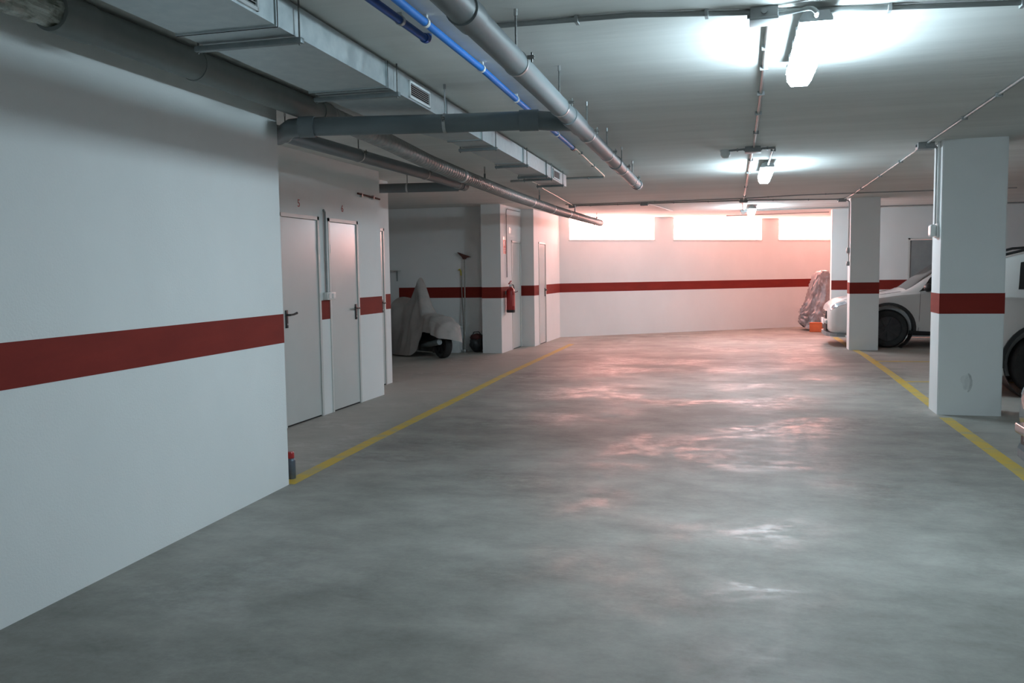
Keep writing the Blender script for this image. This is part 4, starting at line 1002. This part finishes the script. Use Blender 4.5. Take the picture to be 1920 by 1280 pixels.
def build_car(name, label, loc, rz, paint, L=4.4, w=0.90, H=1.60, hood=0.98, axf=0.95, axr=3.5, rw=0.34, rails=False, zb=0.22, plate_rear=False, rim='rim'):
    t = thing(name, label, 'car', loc, rz)
    c = Car(stations(L, w, H, hood, zb))
    wh = [(axf, w), (axf, -w), (axr, w), (axr, -w)]
    c.body('body', paint, t, wh, (rw+0.075, rw+0.01))
    for x, y in wh:
        s = 1 if y > 0 else -1
        wheel_obj(t, (x, s*(w-0.115), rw), rw, 0.21, rim=rim, spokes=7)
        bm = bmesh.new(); hollow(bm, (x, s*(w-0.36), rw+0.01), (x, s*(w-0.02), rw+0.01), rw+0.076, rw+0.068, 40); obj('arch_liner', bm, 'black_pl', t, True)
        bm = bmesh.new(); rings = []                       # dark moulding round the arch
        for k in range(21):
            a = -0.10+(PI+0.20)*k/20
            row = []
            for rr, yy in ((rw+0.072, -0.04), (rw+0.072, 0.012), (rw+0.115, 0.008), (rw+0.118, -0.04)):
                row.append(bm.verts.new((x+rr*math.cos(a), s*(w+yy), rw+0.01+rr*math.sin(a))))
            rings.append(row)
        for A, B in zip(rings, rings[1:]):
            for k in range(4): bm.faces.new((A[k], A[(k+1) % 4], B[(k+1) % 4], B[k]))
        bm.faces.new(rings[0][::-1]); bm.faces.new(rings[-1]); obj('arch_moulding', bm, 'black_pl', t, True)
    c.patch('windscreen', 'ws', t, 4.12, 5.90, 6.18, 8.0, both=True, nu=14, nv=8)
    c.patch('rear_window', 'glass', t, 9.1, 9.95, 6.15, 8.0, both=True)
    for s in (1, -1):
        c.patch('side_window', 'glass', t, 4.62, 6.72, 5.10, 5.88, s, u0b=5.15, u1b=6.70, nu=16)
        c.patch('side_window', 'glass', t, 6.82, 8.00, 5.10, 5.88, s, u1b=7.95)
        c.patch('side_window', 'glass', t, 8.08, 8.58, 5.16, 5.86, s, u1b=8.40)
        c.patch('headlight', 'lens', t, 0.75, 2.35, 4.35, 5.55, s, u0b=1.05, u1b=2.15, off=0.006)
        c.patch('tail_light', 'tail', t, 9.9, 10.75, 3.9, 5.2, s, off=0.006)
        c.line('door_seam', 'dark', t, [(4.58+0.02*k, v) for k, v in enumerate((1.6, 2.2, 3, 3.6, 4.3, 4.95))], 0.0035, s)
        c.line('door_seam', 'dark', t, [(6.77, v) for v in (1.6, 2.2, 3, 3.6, 4.3, 5.05)], 0.0035, s)
        c.line('door_seam', 'dark', t, [(8.05, v) for v in (3.2, 3.6, 4.3, 5.05)], 0.0035, s)
        c.line('bonnet_seam', 'dark', t, [(u, 6.05) for u in (1.6, 2.2, 2.8, 3.4, 3.95)], 0.003, s)
        c.patch('sill_trim', 'black_pl', t, 4.2, 7.6, 1.15, 2.0, s, off=0.006)
        for u in (6.35, 7.75):
            p = c.S(u, 4.4)
            bm = bmesh.new(); tube(bm, [(p[0]-0.10, s*(p[1]+0.004), p[2]), (p[0]-0.08, s*(p[1]+0.03), p[2]+0.004), (p[0]+0.08, s*(p[1]+0.03), p[2]+0.004), (p[0]+0.10, s*(p[1]+0.004), p[2])], 0.011, 8); obj('door_handle', bm, paint, t, True)
        p = c.S(4.95, 5.0)
        bm = bmesh.new(); bmesh.ops.create_icosphere(bm, subdivisions=3, radius=1)
        for v in bm.verts: v.co = Vector((p[0]+v.co.x*0.075, s*(p[1]+0.11+v.co.y*0.10), p[2]+0.07+v.co.z*0.075))
        mo = obj('mirror', bm, 'black_pl', t, True)
        bm = bmesh.new(); tube(bm, [(p[0], s*(p[1]-0.02), p[2]+0.01), (p[0], s*(p[1]+0.07), p[2]+0.03)], 0.022, 10); obj('mirror_arm', bm, 'black_pl', mo, True)
        if rails:
            pts = [c.S(u, 6.5) for u in (5.95, 6.2, 7.0, 8.0, 8.9, 9.1)]
            hh = [0.0, 0.045, 0.05, 0.05, 0.045, 0.0]
            tube_obj('roof_rail', [(q[0], s*q[1], q[2]+h_) for q, h_ in zip(pts, hh)], 0.016, 'black_pl', t, 10)
    # nose: grille, lower intake, splitter, emblem, plate
    zg = hood-0.36
    bbox_obj('grille', -0.020, 0.06, -0.36, 0.36, zg-0.12, zg+0.03, 'black_pl', t, 0.012, 2)
    for k in range(4):
        zz = zg-0.10+0.035*k
        bbox_obj('grille_bar', -0.026, -0.018, -0.35, 0.35, zz, zz+0.010, 'rim_d', t, 0.003, 1)
    bbox_obj('bumper_bar', -0.045, 0.10, -0.52, 0.52, zg-0.21, zg-0.135, paint, t, 0.02, 3)
    bbox_obj('lower_intake', -0.022, 0.08, -0.45, 0.45, zb+0.06, zg-0.215, 'black_pl', t, 0.012, 2)
    bm = bmesh.new(); k = w/0.9
    prism(bm, [(x_, y_*k) for x_, y_ in ((0.28, -0.86), (0.14, -0.80), (0.03, -0.68), (-0.03, -0.50), (-0.045, -0.2), (-0.045, 0.2), (-0.03, 0.50), (0.03, 0.68), (0.14, 0.80), (0.28, 0.86))], zb-0.03, zb+0.03)
    obj('splitter', bm, 'galv_d', t)
    bbox_obj('number_plate', -0.052, -0.044, -0.26, 0.26, zg-0.23, zg-0.12, 'plate', t, 0.003, 1)
    bm = bmesh.new(); tube(bm, [(-0.030, 0, zg+0.005), (-0.018, 0, zg+0.005)], 0.04, 20); obj('emblem', bm, 'chrome', t, True)
    # tail: bumper and plate
    bbox_obj('rear_bumper', L-0.12, L+0.045, -w*0.86, w*0.86, zb+0.06, zb+0.30, 'black_pl', t, 0.035, 3)
    bbox_obj('number_plate', L+0.01, L+0.05, -0.26, 0.26, 0.62, 0.73, 'plate', t, 0.003, 1)
    if rails:
        p = c.S(8.75, 8.0)
        bm = bmesh.new(); tube(bm, [(p[0], 0, p[2]-0.005), (p[0]+0.10, 0, p[2]+0.19)], 0.006, 8, rs=[0.010, 0.004]); obj('antenna', bm, 'black_pl', t, True)
    return t
build_car('car', 'white car with its nose behind the farther pillar', (1.42, 17.93, 0), 0.0, 'car_w', L=4.35, w=0.90, H=1.60, hood=0.98, axf=1.00, axr=3.55, rw=0.345, rim='rim_d')
build_car('suv', 'white car with black roof rails parked behind the nearest pillar', (2.22+4.45, 11.62, 0), PI, 'car_w', L=4.32, w=0.91, H=1.66, hood=1.04, axf=0.95, axr=3.53, rw=0.36, rails=True, rim='rim')
build_car('car', 'dark car whose front corner enters at the right edge', (1.87, 6.40, 0), 0.0, 'car_d', L=4.2, w=0.87, H=1.45, hood=0.84, axf=0.92, axr=3.4, rw=0.32, zb=0.14)

# ------------------------------------------------------------------ groups of repeats
GROUPS = {'fluorescent_lamp': 'fluorescent lamps on the ceiling', 'junction_box': 'grey junction boxes on the ceiling', 'cable_conduit': 'surface-mounted conduits',
          'ceiling_cable': 'thin cables on the ceiling', 'smoke_detector': 'smoke detectors on the ceiling', 'wall_switch': 'surface-mounted switch boxes', 'drain_pipe': 'grey drain pipes under the ceiling',
          'water_pipe': 'blue water pipes under the ceiling', 'door_number': 'red numerals above the doors', 'covered_scooter': 'covered scooters in the dark bay', 'wall_sign': 'signs by the extinguisher', 'wall_bracket': 'wall brackets'}
for o in COL.objects:
    if o.parent is None and o.name.split('.')[0] in GROUPS: o['group'] = GROUPS[o.name.split('.')[0]]
